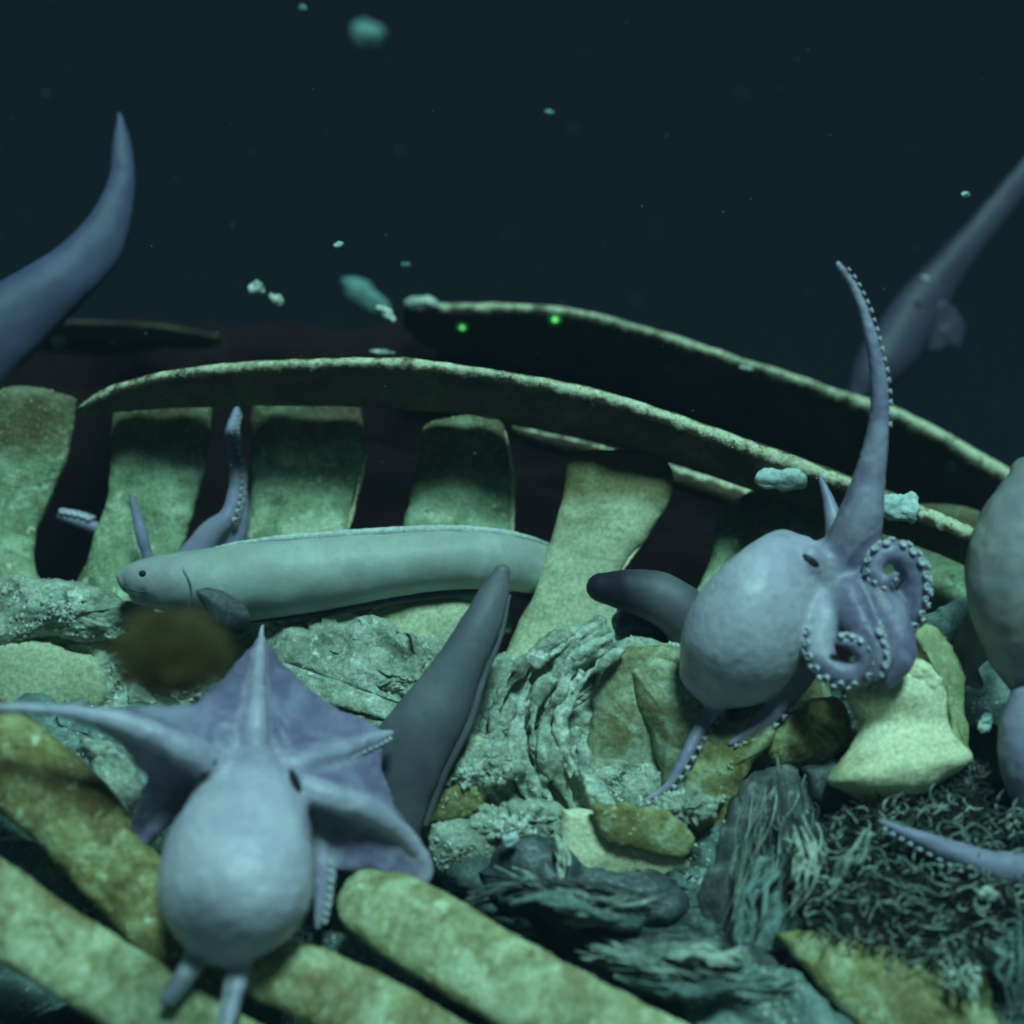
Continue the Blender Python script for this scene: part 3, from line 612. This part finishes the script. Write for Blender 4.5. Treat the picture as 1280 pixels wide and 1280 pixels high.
pigment(b1, [(A_up, [17, 14, 10, 4], .75), (A_l, [20, 19, 17, 13, 9, 5], .8), (A_ru, [17, 15, 12, 9, 5], .6), (A_r, [19, 18, 16, 12, 9, 8, 5], .8), (A_rl, [15, 14, 12, 7], .6), (A_b1, [12, 13, 8], .6), (A_b2, [12, 12, 8], .6)],
        [(P(318, 975, 1.29), 55 * S(1.29), .7), (P(305, 1030, 1.27), 80 * S(1.27), .85), (P(293, 1090, 1.25), 105 * S(1.25), 1.), (P(288, 1140, 1.245), 92 * S(1.245), 1.)])
body = part('body', rough(rough(b1, .0008, 60, 5, 3, big=.0008, bigsc=20), .0007, 150, 6, 2), M['octo'], o1)
eyeball(o1, 260, 962, 1.272, 5, 17, 38); eyeball(o1, 369, 975, 1.272, 5, 16, -25)
part('sucker_row', suckers(A_rl, [15, 14, 12, 7], -1, 6, 10, t0=.45, rows=2, toward=.2), M['sucker'], o1, kind='stuff')
part('sucker_row', suckers(A_ru, [17, 15, 12, 9, 5], 1, 5, 9, t0=.45, rows=1), M['sucker'], o1, kind='stuff')
part('sucker_row', suckers(A_b2, [13, 13, 9], 1, 6, 10, t0=.35, rows=2), M['sucker'], o1, kind='stuff')
part('sucker_row', suckers(A_b1, [13, 13, 8], -1, 6, 10, t0=.35, rows=2), M['sucker'], o1, kind='stuff')

# ---- octopus 2 : right, arm raised
o2 = thing('octopus', P(900, 880, 1.43), 'blue grey octopus raising one long suckered arm, right of centre', 'octopus', 'octopuses on the bones')
mb = MB()
loft(mb, [(1002, 668, 1052, 735, 1.415, 38), (972, 662, 1022, 765, 1.41, 58), (926, 688, 1006, 810, 1.40, 78), (880, 733, 985, 852, 1.40, 84), (853, 785, 948, 880, 1.405, 72), (850, 835, 908, 886, 1.415, 46)], 48, 60, cap0=12, cap1=16)
lump(mb, 1045, 715, 44, 46, 1.41, 44, 0, 30, 24)
B_up = [(1052, 720, 1.41), (1072, 660, 1.395), (1086, 600, 1.39), (1097, 540, 1.385), (1099, 480, 1.385), (1086, 410, 1.385), (1068, 360, 1.385), (1047, 329, 1.385)]; r_up = [36, 31, 21, 14.5, 11.5, 8.5, 6, 5]
B_sp = [(1048, 680, 1.42), (1037, 630, 1.43), (1022, 588, 1.44)]
B_s1 = [(1078, 740, 1.415), (1108, 778, 1.41), (1136, 760, 1.40), (1141, 718, 1.392), (1122, 692, 1.385), (1100, 696, 1.38), (1093, 714, 1.376), (1106, 728, 1.373), (1119, 718, 1.37)]; r_s1 = [28, 27, 22, 19, 16, 13, 10, 8, 6]
B_s2 = [(1045, 735, 1.40), (1030, 775, 1.385), (1025, 812, 1.375), (1042, 838, 1.366), (1070, 842, 1.36), (1082, 822, 1.356), (1064, 804, 1.353), (1046, 802, 1.35)]; r_s2 = [26, 23, 19, 17, 15, 12, 9, 6]
B_m = [(1058, 745, 1.385), (1076, 780, 1.365), (1096, 815, 1.352), (1094, 846, 1.35)]; r_m = [26, 20, 13, 7]
B_r = [(1080, 735, 1.395), (1108, 778, 1.375), (1125, 820, 1.362), (1112, 852, 1.36)]; r_r = [32, 30, 21, 9]
B_t1 = [(1008, 835, 1.43), (978, 872, 1.425), (950, 905, 1.415), (912, 929, 1.405)]; r_t1 = [18, 17, 12, 5]
B_t2 = [(930, 850, 1.44), (886, 895, 1.42), (860, 940, 1.405), (832, 985, 1.40), (800, 1003, 1.40)]; r_t2 = [12, 11, 9, 6, 3]
for a, r in ((B_up, r_up), (B_sp, [16, 9, 3]), (B_s1, r_s1), (B_s2, r_s2), (B_m, r_m), (B_r, r_r), (B_t1, r_t1), (B_t2, r_t2)): tube(mb, a, r, 18, 56)
lump(mb, 1014, 702, 18, 21, 1.385, 15, 0, 20, 14)
b2 = remesh(mb, .0024, 9)
pigment(b2, [(B_up, r_up, .40), (B_s1, r_s1, .25), (B_s2, r_s2, .3), (B_m, r_m, .05), (B_r, r_r, .0), (B_t1, r_t1, .4), (B_t2, r_t2, .5)],
        [(P(985, 725, 1.41), 62 * S(1.4), .85), (P(945, 770, 1.40), 92 * S(1.4), 1.), (P(920, 800, 1.40), 90 * S(1.4), 1.)])
part('body', rough(rough(b2, .0003, 60, 8, 3, big=.0006, bigsc=22), .0005, 150, 9, 2), M['octo'], o2)
eyeball(o2, 1013, 701, 1.3790, 13, 7, 35)
for a, r, sd_, sz, st, t0, rows in ((B_up, r_up, 1, 6, 16, .42, 1), (B_s1, r_s1, 1, 6.5, 13, .10, 2), (B_s2, r_s2, 1, 6.5, 13, .14, 2), (B_m, r_m, -1, 6.5, 13, .35, 2), (B_r, r_r, 1, 6, 13, .5, 1), (B_t1, r_t1, -1, 6.5, 15, .25, 1), (B_t2, r_t2, -1, 5.5, 14, .2, 1)):
    part('sucker_row', suckers(a, r, sd_, sz, st, t0=t0, rows=rows), M['sucker'], o2, kind='stuff')

# ---- octopus 3 : right edge
o3 = thing('octopus', P(1290, 870, 1.40), 'grey tan octopus cut off by the right edge of the photo', 'octopus', 'octopuses on the bones')
mb = MB()
loft(mb, [(1262, 590, 1340, 580, 1.40, 40), (1226, 640, 1390, 630, 1.39, 66), (1207, 700, 1410, 690, 1.385, 80), (1212, 765, 1405, 765, 1.385, 80), (1236, 825, 1380, 830, 1.39, 62), (1262, 860, 1350, 865, 1.40, 40)], 48, 50, cap0=16, cap1=14)
tube(mb, [(1270, 790, 1.42), (1225, 800, 1.42), (1204, 832, 1.42), (1222, 855, 1.42)], [34, 28, 20, 10], 18, 40)
part('body', rough(remesh(mb, .003, 4), .0012, 50, 12, 3, big=.002, bigsc=18), M['octo_tan'], o3)
o4 = thing('octopus', P(1290, 1010, 1.36), 'mauve octopus with saw edged arm over worms, lower right edge', 'octopus', 'octopuses on the bones')
mb = MB()
loft(mb, [(1262, 868, 1360, 860, 1.38, 40), (1248, 910, 1390, 905, 1.37, 60), (1250, 965, 1390, 960, 1.365, 60), (1266, 1010, 1370, 1010, 1.365, 40)], 40, 40, cap0=14, cap1=14)
C_a = [(1330, 1010, 1.36), (1310, 1085, 1.345), (1250, 1084, 1.335), (1190, 1064, 1.33), (1140, 1044, 1.33), (1100, 1026, 1.33)]; r_ca = [34, 30, 21, 14, 9, 4]
tube(mb, C_a, r_ca, 18, 60)
part('body', rough(remesh(mb, .0026, 4), .0010, 60, 13, 3), M['octo_dark'], o4)
part('sucker_row', suckers(C_a, r_ca, -1, 7.5, 17, t0=.35, rows=1, toward=.1), M['sucker'], o4, kind='stuff')

# ---- hidden octopus behind the backbone : pale arms in the gaps
o5 = thing('octopus', P(270, 700, 1.64), 'hidden octopus, pale suckered arms rising in the gap above the fish head', 'octopus', 'octopuses on the bones')
mb = MB()
D1 = [(236, 712, 1.60), (262, 670, 1.60), (288, 640, 1.60), (296, 590, 1.61), (288, 545, 1.62), (296, 512, 1.63)]; rd1 = [24, 18, 11, 10, 8, 5]
D2 = [(262, 720, 1.62), (290, 680, 1.615), (300, 640, 1.61), (306, 615, 1.61)]
D3 = [(190, 712, 1.565), (180, 680, 1.56), (172, 650, 1.56), (164, 618, 1.56)]
D4 = [(215, 730, 1.62), (170, 720, 1.575), (190, 712, 1.565)]
tube(mb, D1, rd1, 16, 50); tube(mb, D2, [24, 18, 12, 5], 16, 30); tube(mb, D3, [8, 8, 7, 4], 14, 30); lump(mb, 245, 745, 40, 50, 1.63, 40); tube(mb, D4, [14, 8, 8], 12, 24)
part('body', rough(remesh(mb, .0026, 3), .001, 60, 14, 3), M['octo_dark'], o5)
part('sucker_row', suckers(D1, rd1, 1, 6, 10, t0=.3, rows=2), M['sucker'], o5, kind='stuff')
mb = MB(); D5 = [(120, 660, 1.64), (100, 652, 1.64), (76, 645, 1.64)]
tube(mb, D5, [8, 8, 5], 12, 20)
t5 = thing('octopus', P(110, 665, 1.64), 'octopus showing only a short pale suckered arm tip in the far left gap', 'octopus', 'octopuses on the bones')
part('arm', mb.mesh('a'), M['octo_dark'], t5); part('sucker_row', suckers(D5, [8, 8, 5], 1, 6, 8, rows=2), M['sucker'], t5, kind='stuff')

# ---- pale fish along the backbone
fi = thing('eelpout_fish', P(300, 780, 1.53), 'long pale green eel like fish lying along the upright bones', 'fish')
mb = MB()
loft(mb, [(148, 716, 158, 742, 1.50, 12), (163, 704, 170, 754, 1.50, 24), (195, 695, 205, 764, 1.505, 38), (240, 688, 250, 772, 1.51, 46), (300, 680, 305, 777, 1.51, 48), (400, 672, 405, 764, 1.512, 46), (500, 666, 500, 746, 1.52, 42), (580, 664, 575, 737, 1.525, 38), (640, 670, 636, 738, 1.545, 36), (690, 684, 686, 746, 1.59, 32), (740, 704, 730, 758, 1.65, 26), (800, 742, 785, 775, 1.70, 12)], 48, 140, cap0=6, cap1=6)
me = rough(mb.mesh('f'), .0009, 45, 2, 4); tip = P(150, 730, 1.50)
me.attributes.new('pale', 'FLOAT', 'POINT').data.foreach_set('value', [max(0, min(1, 1.5 - (v.co - tip).length / .075)) for v in me.vertices])
body = part('body', me, M['fish'], fi)
eyeball(fi, 178, 717, 1.4665, 4.6, 4.2, 0)
mb = MB(); tube(mb, [(155, 733, 1.487), (170, 739, 1.4725), (186, 740, 1.4665)], [1.0, 1.5, .8], 8, 20); part('mouth', mb.mesh('m'), M['fin'], fi)
mb = MB(); tube(mb, [(228, 708, 1.4775), (238, 728, 1.4735), (240, 750, 1.4775), (232, 764, 1.487)], [.5, 1.0, 1.0, .5], 8, 24); part('gill_slit', mb.mesh('m'), M['fish_head'], fi)
mb = MB(); plate(mb, [(244, 738), (268, 735), (295, 748), (312, 768), (308, 782), (284, 784), (262, 772)], 1.432, 7, 8, gx=.25, nr=10, na=60); part('pectoral_fin', rough(mb.mesh('p'), .001, 60, 4), M['fin'], fi)
mb = MB(); tube(mb, [(270, 684, 1.51), (330, 675, 1.51), (420, 668, 1.513), (520, 662, 1.52), (590, 662, 1.533), (650, 670, 1.552), (700, 687, 1.60)], [1.5, 3.5, 5, 5, 5, 4, 3], 14, 90, .8); part('dorsal_fin', rough(mb.mesh('d'), .0006, 90, 5), M['fin_edge'], fi)
mb = MB(); tube(mb, [(300, 779, 1.505), (400, 768, 1.508), (500, 749, 1.515), (590, 741, 1.53), (680, 749, 1.605)], [1, 4, 5, 5, 4], 12, 70, .7); part('anal_fin', mb.mesh('d'), M['fin'], fi)

# ---- slate fish tail, leaning over the octopus web
f2 = thing('slate_fish', P(490, 1010, 1.42), 'smooth slate grey fish tail slanting up beside the foreground octopus', 'fish')
mb = MB()
loft(mb, [(432, 1010, 520, 1075, 1.41, 34), (445, 960, 530, 1025, 1.405, 34), (465, 920, 553, 962, 1.40, 32), (498, 878, 582, 905, 1.40, 28), (538, 830, 600, 848, 1.405, 22), (572, 780, 622, 795, 1.41, 16), (600, 735, 636, 745, 1.42, 9), (618, 712, 637, 718, 1.425, 5)], 44, 80, cap0=10, cap1=9)
part('body', rough(mb.mesh('f'), .0008, 30, 6, 3), M['fish_dark'], f2)
mb = MB(); tube(mb, [(532, 1030, 1.405), (556, 965, 1.40), (586, 906, 1.40), (604, 850, 1.405), (626, 795, 1.41), (637, 745, 1.42)], [4, 5, 5, 4, 3, 2], 10, 60, .6); part('fin_fold', mb.mesh('d'), M['fish_dark'], f2)

# ---- dark fish arching behind octopus 2
f3 = thing('dark_fish', P(860, 830, 1.50), 'inky dark blunt fish bending down behind the blue grey octopus', 'fish')
mb = MB(); tube(mb, [(752, 734, 1.485), (785, 738, 1.48), (825, 748, 1.475), (860, 775, 1.475), (876, 830, 1.49), (880, 880, 1.52)], [19, 27, 32, 34, 34, 30], 30, 70, .9)
me = rough(mb.mesh('f'), .001, 40, 7, 3); tip = P(745, 740, 1.48)
me.attributes.new('pale', 'FLOAT', 'POINT').data.foreach_set('value', [max(0, min(1, 1.35 - (v.co - tip).length / .075)) for v in me.vertices])
part('body', me, M['fish_dark'], f3)
mb = MB(); lump(mb, 805, 790, 42, 24, 1.51, 26, 20); part('dark_cavity', rough(mb.mesh('f'), .004, 40, 9, 4), M['cavity_dark'], f3)  # dark lump added for the shaded cavity under the fish

# ---- tails in the water
f4 = thing('blue_fish', P(-60, 520, 1.62), 'dark blue fish tail curving upwards at the left edge', 'fish')
mb = MB(); loft(mb, [(-120, 430, -60, 560, 1.60, 40), (-50, 380, -10, 500, 1.61, 36), (20, 340, 50, 435, 1.63, 28), (75, 305, 105, 378, 1.65, 22), (112, 268, 150, 322, 1.67, 15), (136, 220, 167, 255, 1.69, 9), (142, 175, 167, 200, 1.70, 6), (146, 145, 157, 155, 1.71, 3)], 40, 80, cap0=0, cap1=12)
part('body', rough(mb.mesh('f'), .0015, 25, 10, 3), M['fish_blue'], f4)
f5 = thing('mauve_fish', P(1075, 500, 1.86), 'dim mauve fish hanging head down behind the raised octopus arm', 'fish')
mb = MB(); loft(mb, [(1058, 492, 1082, 500, 1.84, 14), (1068, 450, 1120, 480, 1.85, 24), (1096, 405, 1156, 440, 1.87, 26), (1135, 355, 1182, 388, 1.89, 22), (1180, 310, 1214, 334, 1.91, 16), (1225, 262, 1250, 284, 1.93, 11), (1270, 210, 1290, 232, 1.95, 8), (1320, 150, 1332, 165, 1.97, 4)], 36, 80, cap0=14, cap1=6)
part('body', rough(mb.mesh('f'), .0015, 25, 11, 3), M['fish_mauve'], f5)
mb = MB(); plate(mb, [(1128, 425), (1150, 396), (1178, 380), (1200, 396), (1207, 424), (1188, 430), (1160, 442)], 1.875, 5, 2, nr=10, na=60, jit=6); part('pelvic_fin', rough(mb.mesh('p'), .002, 40, 12), M['fish_mauve'], f5)
mb = MB(); lump(mb, 1157, 348, 6, 3, 1.845, 3, 25, 14, 10); part('pale_fleck', mb.mesh('p'), M['sucker'], f5)

# ================================================================== TISSUE, WORMS, RUBBLE
def strands(mb, spine, spread, count, rad, seed, n=5, m=18, wob=6):
    r = random.Random(seed)
    for k in range(count):
        ox, oy, od = r.gauss(0, 1) * spread, r.gauss(0, 1) * spread * .4, r.gauss(0, 1) * .012
        a, b = sorted((r.uniform(-.05, .6), r.uniform(.4, 1.05))); b = max(b, a + .2)
        full = cat([tuple(map(float, q)) for q in spine], 40)
        pts = []
        for i in range(5):
            t = max(0, min(1, a + (b - a) * i / 4)); q = full[int(t * 39)]
            pts.append((q[0] + ox * (1 - .3 * t) + r.uniform(-wob, wob), q[1] + oy + r.uniform(-wob, wob), q[2] + od + r.uniform(-.004, .004)))
        ra = rad * r.uniform(.5, 1.6)
        tube(mb, pts, [ra * .6, ra, ra * 1.1, ra, ra * .3], n, m, cap=False)
def tissue(label, specs, base=None, base_m='tissue'):
    x, y, d = specs[0][0][len(specs[0][0]) // 2]
    root = thing('tissue_shred', P(x, y + 30, d), label, 'tissue')
    if base:
        mb = MB(); plate(mb, *base, nr=22, na=100)
        part('tissue_sheet', rough(mb.mesh('t'), .006, 26, int(x), 5, big=.008, bigsc=18), M[base_m], root)
    for i, (spine, spread, count, rad, m) in enumerate(specs):
        mb = MB(); strands(mb, spine, spread, count, rad, int(x) + i)
        part('strands', mb.mesh('s'), M[m], root, kind='stuff')
tissue('grey green fibrous tissue shred hanging in front of the olive leaf plate',
       [([(965, 965, 1.385), (945, 1030, 1.36), (925, 1110, 1.34), (905, 1200, 1.32)], 15, 22, 1.3, 'fibre'), ([(975, 960, 1.39), (985, 1030, 1.37), (985, 1100, 1.35), (960, 1180, 1.33)], 24, 34, 1.4, 'fibre_dark')],
       ([(930, 975), (985, 955), (1010, 1010), (1005, 1090), (970, 1170), (920, 1220), (880, 1210), (880, 1120), (905, 1040)], 1.385, 30, 14, 0, -.3), 'fibre_dark')
tissue('pale teal folded tissue strip between dark shreds, lower centre right',
       [([(960, 1060, 1.345), (940, 1110, 1.33), (925, 1160, 1.32), (915, 1200, 1.31)], 9, 22, 3, 'rubble')],
       ([(968, 1050), (985, 1075), (975, 1120), (1000, 1160), (960, 1195), (915, 1210), (905, 1170), (925, 1120), (945, 1075)], 1.345, 16, 10, 0, -.3), 'rubble')
tissue('pale loose root like strip crossing the dark worm mat',
       [([(1088, 1042, 1.33), (1065, 1075, 1.325), (1045, 1105, 1.32), (1025, 1140, 1.315)], 4, 26, 3.2, 'fibre')])
tissue('dark layered slabs of rotting tissue above the thick yellow rib',
       [([(620, 1120, 1.345), (690, 1110, 1.335), (760, 1125, 1.33), (830, 1130, 1.33)], 16, 60, 2.6, 'fibre_dark')],
       ([(598, 1090), (640, 1058), (700, 1060), (760, 1085), (840, 1100), (850, 1140), (800, 1170), (720, 1180), (660, 1150), (610, 1125)], 1.365, 40, 14, 0, -.25), 'tissue')
tissue('pale blue tissue ledge lying on the dark rotting slabs',
       [([(640, 1130, 1.325), (690, 1122, 1.322), (740, 1140, 1.32), (800, 1150, 1.32)], 5, 26, 3, 'rubble')],
       ([(700, 1142), (740, 1138), (790, 1142), (806, 1152), (780, 1164), (730, 1160), (695, 1154)], 1.322, 12, 5), 'rubble')
tissue('curled pale fibres hanging between fibrous shred and worm tangle',
       [([(1000, 1030, 1.345), (1014, 1060, 1.335), (1006, 1095, 1.325), (985, 1145, 1.315)], 9, 26, 1.8, 'crust')])
tissue('jagged pale torn ledge above the jagged blue grey slab',
       [([(835, 1200, 1.288), (870, 1192, 1.285), (900, 1200, 1.283), (930, 1186, 1.283)], 6, 26, 2.4, 'crust')])
tissue('loose pale shreds lying over the dark slabs beside the thick yellow rib',
       [([(640, 1085, 1.335), (700, 1120, 1.322), (760, 1135, 1.318), (820, 1120, 1.318)], 14, 34, 2.0, 'fibre'), ([(740, 1190, 1.295), (810, 1205, 1.288), (870, 1225, 1.282), (960, 1240, 1.275)], 16, 40, 2.2, 'fibre')])
tissue('thin white stringy shred dangling left of pale broken bone',
       [([(690, 1040, 1.375), (700, 1060, 1.36), (704, 1085, 1.35), (696, 1118, 1.345)], 3, 12, 2.6, 'crust')])
tissue('teal fibrous shreds right of the thick yellow rib',
       [([(740, 1185, 1.31), (800, 1195, 1.30), (860, 1190, 1.30), (930, 1200, 1.30)], 12, 60, 3, 'fibre'), ([(780, 1225, 1.29), (840, 1235, 1.285), (900, 1240, 1.28), (980, 1225, 1.28)], 16, 60, 3, 'rubble')],
       ([(730, 1175), (800, 1165), (900, 1180), (980, 1200), (1000, 1260), (980, 1330), (880, 1330), (800, 1260)], 1.315, 40, 10, 0, -.35), 'fibre_dark')
tissue('spray of pale fibres on the olive plate at lower right',
       [([(1195, 1205, 1.285), (1205, 1225, 1.28), (1215, 1255, 1.278)], 12, 26, 2.4, 'crust'), ([(1262, 1165, 1.30), (1265, 1200, 1.29), (1262, 1260, 1.285)], 9, 30, 3, 'rubble')])

# worm mat
mb = MB(); r = random.Random(5)
poly = [(1000, 1060), (1050, 1010), (1120, 1000), (1200, 960), (1290, 985), (1300, 1200), (1200, 1215), (1100, 1185), (1010, 1160)]
def inside(x, y):
    c = False; j = len(poly) - 1
    for i in range(len(poly)):
        (xi, yi), (xj, yj) = poly[i], poly[j]
        if (yi > y) != (yj > y) and x < (xj - xi) * (y - yi) / (yj - yi) + xi: c = not c
        j = i
    return c
k = 0
while k < 3200:
    x, y = r.uniform(990, 1310), r.uniform(950, 1220)
    if not inside(x, y): continue
    k += 1
    d = 1.375 - (y - 1000) / 200 * .075 - r.uniform(0, .012)
    a = r.uniform(0, 6.28); cur = r.uniform(-.9, .9); L = r.uniform(2, 6.5); pts = [(x, y, d)]
    for i in range(5):
        x += math.cos(a) * L; y += math.sin(a) * L * .8; a += cur; pts.append((x, y, d + r.uniform(-.004, .006)))
    tube(mb, pts, [.6, 1.05, 1.05, .9, .4], 4, 10, cap=False)
wm = mb.mesh('w'); mb = MB()
for k in range(260):
    x, y = r.uniform(1000, 1290), r.uniform(1000, 1210)
    if not inside(x, y): continue
    d = 1.355 - (y - 1000) / 200 * .075; a = r.uniform(0, 6.28); cur = r.uniform(-.7, .7); L = r.uniform(4, 9); pts = [(x, y, d)]
    for i in range(5):
        x += math.cos(a) * L; y += math.sin(a) * L * .8; a += cur; pts.append((x, y, d + r.uniform(-.004, .004)))
    tube(mb, pts, [.7, 1.4, 1.4, 1.1, .5], 6, 14, cap=False)
pw = part('pale_worms', mb.mesh('w'), M['fibre'], kind='stuff'); tag(pw, 'scattered paler worms lying over the dark worm tangle', 'worms')
wo = part('worm_mat', wm, M['worm'], kind='stuff'); tag(wo, 'dark tangle of small curled worms beneath the saw edged arm', 'worms')
mb = MB(); plate(mb, poly, 1.385, 30, 10, 0, -.28, nr=26, na=120)
tag(part('mat_bed', rough(mb.mesh('b'), .008, 24, 90, 5, big=.008, bigsc=14), M['fibre_dark']), 'dark fuzzy bed of rotted tissue under the curled worms', 'tissue')

# rust coloured fuzzy tuft
tf = thing('filament_tuft', P(215, 870, 1.02), 'blurry drifting rust brown filament tuft below the head of the pale fish', 'tuft')
mb = MB(); r = random.Random(9)
for k in range(5200):
    v = Vector((r.gauss(0, 1), r.gauss(0, 1), r.gauss(0, 1))); rad_ = r.random() ** .55; v = v.normalized() * rad_
    x, y, d = 214 + v.x * 72, 818 + v.y * 52, 1.02 + v.z * .026; a = r.uniform(0, 6.28); pts = [(x, y, d)]
    for i in range(3):
        a += r.uniform(-.8, .8); x += math.cos(a) * 6; y += math.sin(a) * 6; pts.append((x, y, d + r.uniform(-.004, .004)))
    tube(mb, pts, [.5, .8, .8, .4], 3, 5, cap=False)
part('filaments', mb.mesh('t'), M['tuft'], tf, kind='stuff')

# rubble on the slopes
bvh = BVHTree.FromPolygons([Vector(v) for v in gv], gf)
mb = MB(); r = random.Random(21)
for k in range(9000):
    x, y = r.uniform(-.62, .64), r.uniform(1.0, 1.75); z = ground_z(x, y); s = r.uniform(.0015, .0075)
    c = Vector((x, y, z + s * .15)); q = Quaternion((1, r.gauss(0, .5), r.gauss(0, .5), r.gauss(0, 2))).normalized(); b0 = len(mb.v); ns = 7; el_ = r.uniform(.25, 1)
    for lay, hz_ in ((0, -.12), (1, .12)):
        for j in range(ns):
            a = 2 * math.pi * j / ns; rr = r.uniform(.45, 1.3); v = Vector((math.cos(a) * rr, math.sin(a) * rr * el_, hz_ + r.uniform(-.15, .15))); v.rotate(q); mb.v.append(c + v * s)
    for j in range(ns): mb.f.append((b0 + j, b0 + (j + 1) % ns, b0 + ns + (j + 1) % ns, b0 + ns + j))
    mb.f.append(tuple(b0 + ns + j for j in range(ns)))
tag(part('rubble', mb.mesh('r'), M['rubble'], kind='stuff'), 'teal grey crumbs of bone and mat between the bones', 'rubble')

# ================================================================== SMALL WHITE PIECES
def flake(name, x, y, rx, ry, d, rot, m, label, seed, cat_='flake', group=None, amp=.35):
    mb = MB(); lump(mb, x, y, rx, ry, d, min(rx, ry) * .7, rot, 26, 18)
    me = mb.mesh('f'); rough(me, amp * min(rx, ry) * S(d) * 1.6, 1 / (max(rx, ry) * S(d)) * 1.3, seed, 4)
    tag(part(name, me, M[m]), label, cat_, group)
flake('mat_flake', 978, 600, 34, 14, 1.52, -4, 'white', 'white flake resting on the rib left of the raised arm', 1)
flake('mat_flake', 1124, 634, 28, 17, 1.50, 8, 'white', 'bright white flake right of the base of the raised arm', 2)
flake('mat_flake', 1190, 655, 12, 6, 1.54, 20, 'crust', 'tiny pale flake near the right edge octopus', 3)
flake('mat_flake', 1232, 905, 10, 12, 1.40, 0, 'white', 'small white flake right of the pale hourglass vertebra', 4)
flake('mat_flake', 1236, 1120, 14, 11, 1.31, 10, 'crust', 'small white lump below the saw edged arm', 5)
flake('mat_flake', 637, 1050, 12, 8, 1.36, -20, 'white', 'white crumb above the dark rotting slabs', 6)
g = 'specks drifting in the water'
for q, (x, y, rx, ry, d, rot, m, lab) in enumerate([
    (458, 43, 21, 17, 2.35, 20, 'snow', 'large teal speck drifting near the top of the water'),
    (456, 370, 36, 15, 1.95, 36, 'snow', 'long teal drifting flake left of the rearmost rib tip'),
    (484, 392, 16, 6, 1.64, 36, 'crust', 'crumbly pale tip trailing from the long teal flake'),
    (321, 361, 13, 7, 1.66, 15, 'crust', 'left of two crumbly pale specks above the arching rib'),
    (345, 374, 11, 6, 1.66, 35, 'crust', 'right of two crumbly pale specks above the arching rib'),
    (423, 306, 6, 3, 1.6, -25, 'white', 'tiny bright speck above the long teal flake'),
    (378, 10, 5, 4, 1.7, 0, 'snow', 'tiny speck at the very top edge left of the large teal speck'),
    (687, 140, 6, 3, 1.7, 10, 'snow', 'tiny dim speck in open water above the laser dots'),
    (1207, 243, 5, 3, 1.6, 0, 'white', 'tiny speck in open water left of the mauve fish'),
    (507, 331, 6, 3, 1.7, 0, 'snow', 'tiny dim speck right of the long teal flake'),
    (932, 460, 10, 3, 1.70, 8, 'crust', 'small pale scrap on the dark face of rearmost rib'),
    (478, 440, 16, 3, 1.66, 5, 'crust', 'thin pale scrap above the middle of the arching rib')]):
    flake('drifting_speck', x, y, rx, ry, d, rot, m, lab, 30 + q, 'speck', g, .22 if m == 'snow' else .45)

mb = MB(); r = random.Random(77)
for k in range(900):
    x, y, d = r.uniform(-60, 1340), r.uniform(-60, 1000), r.uniform(.9, 3.2); c = P(x, y, d); sz = r.choice((.35, .5, .5, .7, 1.1)) * .001; b0 = len(mb.v)
    for v in ((1, 0, 0), (-.3, .9, 0), (-.6, -.7, .2), (0, .1, .8), (0, -.2, -.7)): mb.v.append(c + Vector(v) * sz * r.uniform(.6, 1.4))
    for f in ((0, 1, 3), (1, 2, 3), (2, 0, 3), (1, 0, 4), (2, 1, 4), (0, 2, 4)): mb.f.append(tuple(b0 + z for z in f))
tag(part('marine_snow', mb.mesh('s'), M['snow'], kind='stuff'), 'fine drifting marine snow dust in the dark water', 'dust')

# ================================================================== LASER DOTS
me = rib2b.data; base = rib2.location
bv = BVHTree.FromPolygons([v.co + base for v in me.vertices], [tuple(p.vertices) for p in me.polygons])
for (x, y, rr_, lab) in ((578, 408, 2.8, 'green laser dot on the rib, the left of two'), (694, 398, 3.4, 'green laser dot on the rib, the right of two')):
    dr = (P(x, y, 1) - CAM).normalized(); hit = bv.ray_cast(CAM, dr)
    loc, nn = (hit[0], hit[1]) if hit[0] else (P(x, y, 1.76), -dr)
    if nn.dot(dr) > 0: nn = -nn
    a = nn.orthogonal().normalized(); b = nn.cross(a); k = S(1.76)
    root = thing('laser_dot', loc, lab, 'laser dot', 'pair of laser dots')
    for nm, sc_, off, m in (('bright_core', 1.0, .0022, lm), ('green_spill', 2.6, .0012, lm2)):
        mb = MB(); mb.rings([[loc + nn * (off + h * k * rr_ * .15) + (a * math.cos(j * .5236) + b * math.sin(j * .5236)) * rr_ * sc_ * q * k for j in range(12)] for h, q in ((0, 1), (.5, .9), (1, .5))])
        part(nm, mb.mesh('d'), m, root)

# ================================================================== WATER HAZE
bm = bmesh.new(); bmesh.ops.create_cube(bm, size=1)
hm = bpy.data.meshes.new('haze'); bm.to_mesh(hm); bm.free()
hz = bpy.data.objects.new('haze', hm); col.objects.link(hz); hz['kind'] = 'stuff'
hz.scale = (320, 190, 2.6); hz.location = (0, 65, .2)
hmt = bpy.data.materials.new('sea_water_haze'); hmt.use_nodes = True; nt = hmt.node_tree
for n in list(nt.nodes):
    if n.type != 'OUTPUT_MATERIAL': nt.nodes.remove(n)
pv = nt.nodes.new('ShaderNodeVolumePrincipled'); pv.inputs['Color'].default_value = (.030, .040, .058, 1); pv.inputs['Density'].default_value = .27
nt.links.new(pv.outputs[0], [n for n in nt.nodes if n.type == 'OUTPUT_MATERIAL'][0].inputs['Volume'])
hm.materials.append(hmt)
